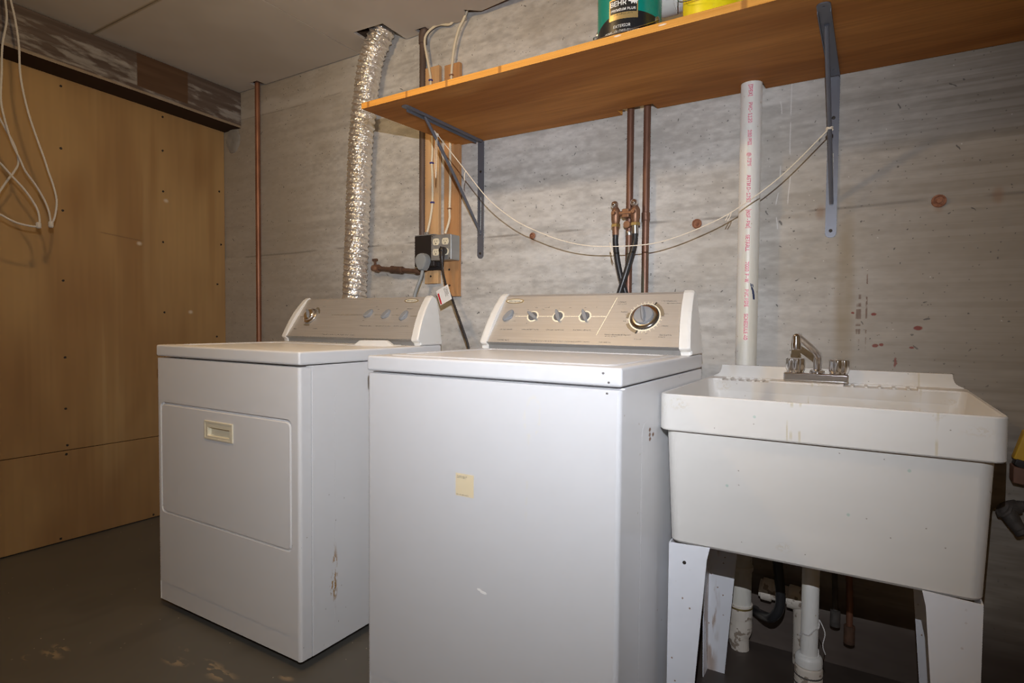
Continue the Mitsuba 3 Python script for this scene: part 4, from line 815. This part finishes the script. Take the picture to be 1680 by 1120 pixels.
# white cords hanging from the ceiling at the left
Aq = [(-1.72, -1.034, 2.2445), (-1.72, -1.036, 2.2), (-1.72, -1.033, 2.128), (-1.72, -1.048, 2.026), (-1.72, -1.052, 1.923), (-1.72, -1.056, 1.825), (-1.72, -1.046, 1.754), (-1.72, -1.026, 1.674), (-1.72, -1.002, 1.616), (-1.72, -.985, 1.573), (-1.72, -.954, 1.527), (-1.72, -.925, 1.472), (-1.718, -.911, 1.427), (-1.712, -.908, 1.385), (-1.705, -.911, 1.372)]
Bq = [(-1.70, -1.030, 2.2445), (-1.70, -1.026, 2.199), (-1.70, -1.014, 2.132), (-1.70, -1.004, 2.039), (-1.70, -1.001, 1.925), (-1.70, -.981, 1.805), (-1.70, -.954, 1.707), (-1.70, -.93, 1.631), (-1.70, -.918, 1.586), (-1.70, -.901, 1.529), (-1.70, -.891, 1.47), (-1.70, -.898, 1.409), (-1.703, -.911, 1.372)]
h1 = thing('hanging_cord', 'white cord loop hanging in front of the plywood, its knot hanging nearest the corner', 'cord', 'white cords hanging from the ceiling')
obj('cord', cat(tube(Aq, .0038, 8, 6), tube(Bq, .0038, 8, 6)), B('cord_white'), h1); obj('knot', lathe([(.006, -.014), (.009, -.010), (.009, .006), (.006, .011)], 14, (-1.705, -.910, 1.377)), B('cord_white'), h1)
Cq = [(-1.735, -1.12, 2.2465), (-1.735, -1.11, 2.1), (-1.735, -1.09, 1.90), (-1.735, -1.069, 1.803), (-1.735, -1.061, 1.769), (-1.735, -1.041, 1.726), (-1.735, -1.012, 1.665), (-1.735, -1.001, 1.604), (-1.735, -1.018, 1.56), (-1.735, -1.033, 1.534), (-1.735, -1.057, 1.488), (-1.735, -1.066, 1.47), (-1.735, -1.094, 1.43), (-1.725, -1.125, 1.41)]
Dq = [(-1.685, -1.13, 2.2468), (-1.685, -1.125, 2.0), (-1.685, -1.12, 1.75), (-1.685, -1.094, 1.609), (-1.685, -1.068, 1.573), (-1.685, -1.054, 1.556), (-1.685, -1.034, 1.532), (-1.685, -1.004, 1.498), (-1.685, -.976, 1.456), (-1.685, -.959, 1.418), (-1.685, -.955, 1.374), (-1.685, -.967, 1.358), (-1.688, -1.016, 1.362), (-1.69, -1.048, 1.374), (-1.695, -1.071, 1.388), (-1.71, -1.105, 1.406), (-1.725, -1.125, 1.41)]
h2 = thing('hanging_cord', 'white cord loop hanging in front of the plywood, its knot hanging farther from the corner', 'cord', 'white cords hanging from the ceiling')
obj('cord', cat(tube(Cq, .0038, 8, 6), tube(Dq, .0038, 8, 6)), B('cord_white'), h2); obj('knot', lathe([(.006, -.012), (.009, -.008), (.009, .008), (.006, .012)], 14, (-1.685, -.958, 1.364)), B('cord_white'), h2)

# ------------------------------------------------------------------ things on the shelf
pc = thing('paint_can', 'teal and black paint can with a gold-framed label, on the shelf', 'paint can')
CX, CY, CR = .5185, -.413, .0850; cz0 = SH1 + .0002
obj('body', lathe([(CR - .003, 0), (CR + .0015, .001), (CR + .0015, .004), (CR, .006), (CR, .183), (CR + .0015, .185), (CR + .0015, .190), (CR - .002, .191)], 72, (CX, CY, cz0)), B('can_label'), pc, smooth=30)
obj('lid', lathe([(CR - .004, .191), (CR - .004, .1935), (CR - .010, .1935), (CR - .012, .188)], 48, (CX, CY, cz0)), B('tin'), pc)
def on_can(m, x0, z0, lift=.0003, tilt=0.0):
    m = m.subdivide_to_size(.012); v = m.vertices.copy(); vx, vz = v[:, 0] * math.cos(tilt) - v[:, 1] * math.sin(tilt), v[:, 0] * math.sin(tilt) + v[:, 1] * math.cos(tilt)
    a_ = math.radians(-90) + (x0 + vx) / CR; r = CR + lift + v[:, 2]; m = m.copy(); m.vertices = np.c_[CX + r * np.cos(a_), CY + r * np.sin(a_), z0 + vz]; return m
gl = obj('label_frame', on_can(prism(sbox(-.0385, -.025, .0385, .029), .0003), .014, 1.812), B('gold_label'), pc, smooth=True, label='gold-framed black label')
obj('label_plate', on_can(prism(sbox(-.035, -.009, .035, .0255), .0003), .014, 1.812, .0007), B('black_label'), gl, smooth=True)
bear = shapely.union_all([Point(0, 0).buffer(.0052), Point(.007, .001).buffer(.0056), Point(-.006, .0012).buffer(.0034), sbox(-.0038, -.0078, -.0012, 0), sbox(.0078, -.0078, .0108, 0), sbox(.0030, -.0078, .0055, 0), Point(-.0095, .0).buffer(.0018)])
obj('lettering', cat(on_can(text('BEHR', .0125, .0003, True, .043, True), .001, 1.8215, .0012), on_can(text('PREMIUM PLUS', .0062, .0003, True, .064, True), .014, 1.8075, .0012), on_can(prism(bear, .0003), .0385, 1.8295, .0012)), B('white_print'), gl, smooth=False)
obj('lettering', cat(on_can(text('100% ACRYLIC LATEX', .003, .0003, True, .05), .014, 1.7975, .0006)), B('black_label'), gl, smooth=False)
obj('lettering', cat(on_can(text('EXTERIOR', .0072, .0003, True, .044), .011, 1.7660, .0006), on_can(text('SEMI-GLOSS ENAMEL', .0072, .0003, True, .100), .012, 1.7525, .0006)), B('white_print'), pc, smooth=False, label='white lettering on the black part of the can')
ears = []
for s in (-1, 1):
    an = math.radians(-90) + s * 1.38; d = A3(math.cos(an), math.sin(an), 0); e_ = obj('ear', lathe([(.012, 0), (.011, .003), (.006, .005)], 20, A3(CX, CY, 1.792) + d * (CR - .0006), d), B('tin'), pc); ears.append(A3(CX, CY, 1.792) + d * (CR + .004))
bail = [ears[0], ears[0] + [-.001, -.02, -.012]] + [A3(CX + (CR + .008) * math.cos(t), CY + (CR + .012) * math.sin(t), 1.747 + .028 * (abs(t + 1.66) / 1.13) ** 2) for t in np.radians(np.linspace(-160, -20, 12))] + [ears[1] + [.001, -.015, -.004], ears[1]]
obj('bail', tube(bail, .0016, 8, 5), B('tin'), pc, label='wire bail hanging down in front')
# PVC fitting
fp = obj('pvc_tee', cat(tube([(.532, -.280, 1.7435), (.532, -.280, 1.84), (.536, -.280, 1.895), (.560, -.280, 1.922)], .026, 28), lathe([(.030, 0), (.0455, .001), (.0460, .006), (.0455, .045), (.030, .046)], 36, (.565, -.280, 1.9235), (1, 0, -.03)), lathe([(.034, 0), (.0410, .002), (.0410, .034), (.033, .035), (.030, .01)], 36, (.609, -.280, 1.9205), (1, 0, -.03)))
         , B('pvc'), label='white PVC pipe fitting between the paint can and the yellow pail', cat='pipe fitting', smooth=30)
yp = thing('yellow_pail', 'bright yellow pail with a wire handle on the shelf', 'pail')
YX, YY = .7445, -.425
obj('body', lathe([(.070, 0), (.074, .002), (.0765, .15), (.0815, .155), (.0815, .165), (.078, .168)], 56, (YX, YY, SH1 + .0002)), B('yellow_plastic'), yp, smooth=30)
obj('rim', lathe([(.0785, .1682), (.083, .169), (.083, .174), (.078, .176)], 56, (YX, YY, SH1)), B('yellow_plastic'), yp)
hn = [A3(YX - .079, YY - .01, 1.885)] + [A3(YX - .079 + .010 * math.sin(u * 2.2), YY - .02 - .055 * u, 1.885 - .11 * u + .03 * u * u) for u in np.linspace(.1, 1, 6)] 
obj('bail', tube([(YX - .0815, YY, 1.90), (YX - .076, YY - .045, 1.872), (YX - .072, YY - .060, 1.84), (YX - .073, YY - .060, 1.808), (YX - .06, YY - .078, 1.785), (YX, YY - .098, 1.772), (YX + .06, YY - .078, 1.785), (YX + .076, YY - .05, 1.83), (YX + .0815, YY, 1.90)], .0013, 8), B('tin'), yp)
rb = obj('red_can', lathe([(.030, 0), (.032, .003), (.032, .12), (.030, .123)], 36, (.862, -.42, SH1 + .0002)), B('white_print'), label='small white can with a red stripe, right of the yellow pail', cat='can')
obj('stripe', lathe([(.0322, .06), (.0326, .061), (.0326, .1195), (.0322, .12)], 36, (.862, -.42, SH1)), B('red_paint'), rb)

# ------------------------------------------------------------------ plumbing under and beside the sink
hd = obj('drain_hose', tube([(.808, -.002, .104), (.812, -.025, .108), (.828, -.055, .118), (.850, -.100, .135), (.872, -.135, .152), (.889, -.146, .178), (.896, -.146, .21), (.893, -.146, .26), (.885, -.146, .33), (.88, -.15, .42)], .0135, 14), B('black_rubber'), label='dark bent hose in the shadow under the sink', cat='hose')
wpp = thing('waste_pipe', 'old white waste pipe fitting low on the wall under the sink', 'pipe')
obj('pipe', cyl((.826, -.045, .196), (.985, -.045, .184), .026, 24), B('pvc_old'), wpp)
obj('hub', cyl((.832, -.045, .1955), (.862, -.045, .1932), .033, 24, .002), B('pvc_old'), wpp); obj('hub', cyl((.905, -.045, .190), (.960, -.045, .186), .034, 24, .002), B('pvc_old'), wpp)
obj('bend', tube([(.935, -.045, .187), (.945, -.047, .16), (.948, -.050, .10), (.948, -.052, -.01)], .027, 20), B('pvc_old'), wpp)
s1 = thing('supply_line', 'dark braided supply line with a valve under the sink', 'pipe', 'supply lines under the sink')
obj('line', tube([(1.030, -.06, .16), (1.028, -.06, .24), (1.022, -.06, .36), (1.012, -.055, .50), (.99, -.050, .66), (.96, -.050, .80)], .0075, 12), B('gray_cast'), s1); obj('valve', cat(cyl((1.030, -.06, .14), (1.030, -.06, .185), .013, 16), cyl((1.030, -.06, .162), (1.030, -.004, .162), .009, 14)), B('gray_cast'), s1)
s2 = thing('supply_line', 'bare copper supply line with a rusty valve under the sink', 'pipe', 'supply lines under the sink')
obj('line', tube([(1.066, -.06, .14), (1.064, -.06, .24), (1.058, -.06, .36), (1.050, -.055, .50), (1.045, -.050, .66), (1.040, -.050, .80)], .0085, 12), B('copper'), s2); obj('valve', cat(cyl((1.066, -.06, .10), (1.066, -.06, .150), .014, 16), cyl((1.066, -.06, .122), (1.066, -.004, .122), .009, 14)), B('rusty_iron'), s2)
hb_ = thing('hose_tap', 'dark iron hose tap low on the wall right of the sink', 'tap')
obj('pipe', cyl((1.60, -.030, .556), (1.425, -.030, .548), .012, 16), B('gray_cast'), hb_)
obj('body', cat(tube([(1.425, -.032, .545), (1.405, -.042, .535), (1.415, -.052, .512), (1.428, -.060, .492)], [.018, .020, .017, .014], 16), lathe([(.012, 0), (.017, .002), (.017, .012), (.012, .014)], 20, (1.428, -.060, .495), (.35, -.2, -.5))), B('gray_cast'), hb_)
obj('handle', cat(lathe([(.020, 0), (.024, .004), (.020, .008)], 8, (1.400, -.046, .535), (-.6, -.3, .4))), B('gray_cast'), hb_)
ty = thing('hand_tool', 'yellow-handled tool leaning on the wall at the right edge, beside the sink', 'tool')
def slab(pl, y0, y1, r=.002): return m3.Manifold.batch_hull([m3.Manifold.sphere(r, 8).translate((x, y, z)) for (x, z) in pl for y in (y0, y1)])
obj('handle', cat(slab([(1.414, .672), (1.432, .738), (1.452, .738), (1.436, .664)], -.052, -.030, .004)), B('tool_yellow'), ty)
obj('collar', cat(slab([(1.414, .657), (1.418, .668), (1.440, .662), (1.447, .650), (1.446, .640), (1.424, .648)], -.054, -.028, .003)), B('black_plastic'), ty)
obj('block', cat(slab([(1.413, .648), (1.460, .640), (1.460, .606), (1.413, .612)], -.058, -.012, .003)), B('tool_wood'), ty)
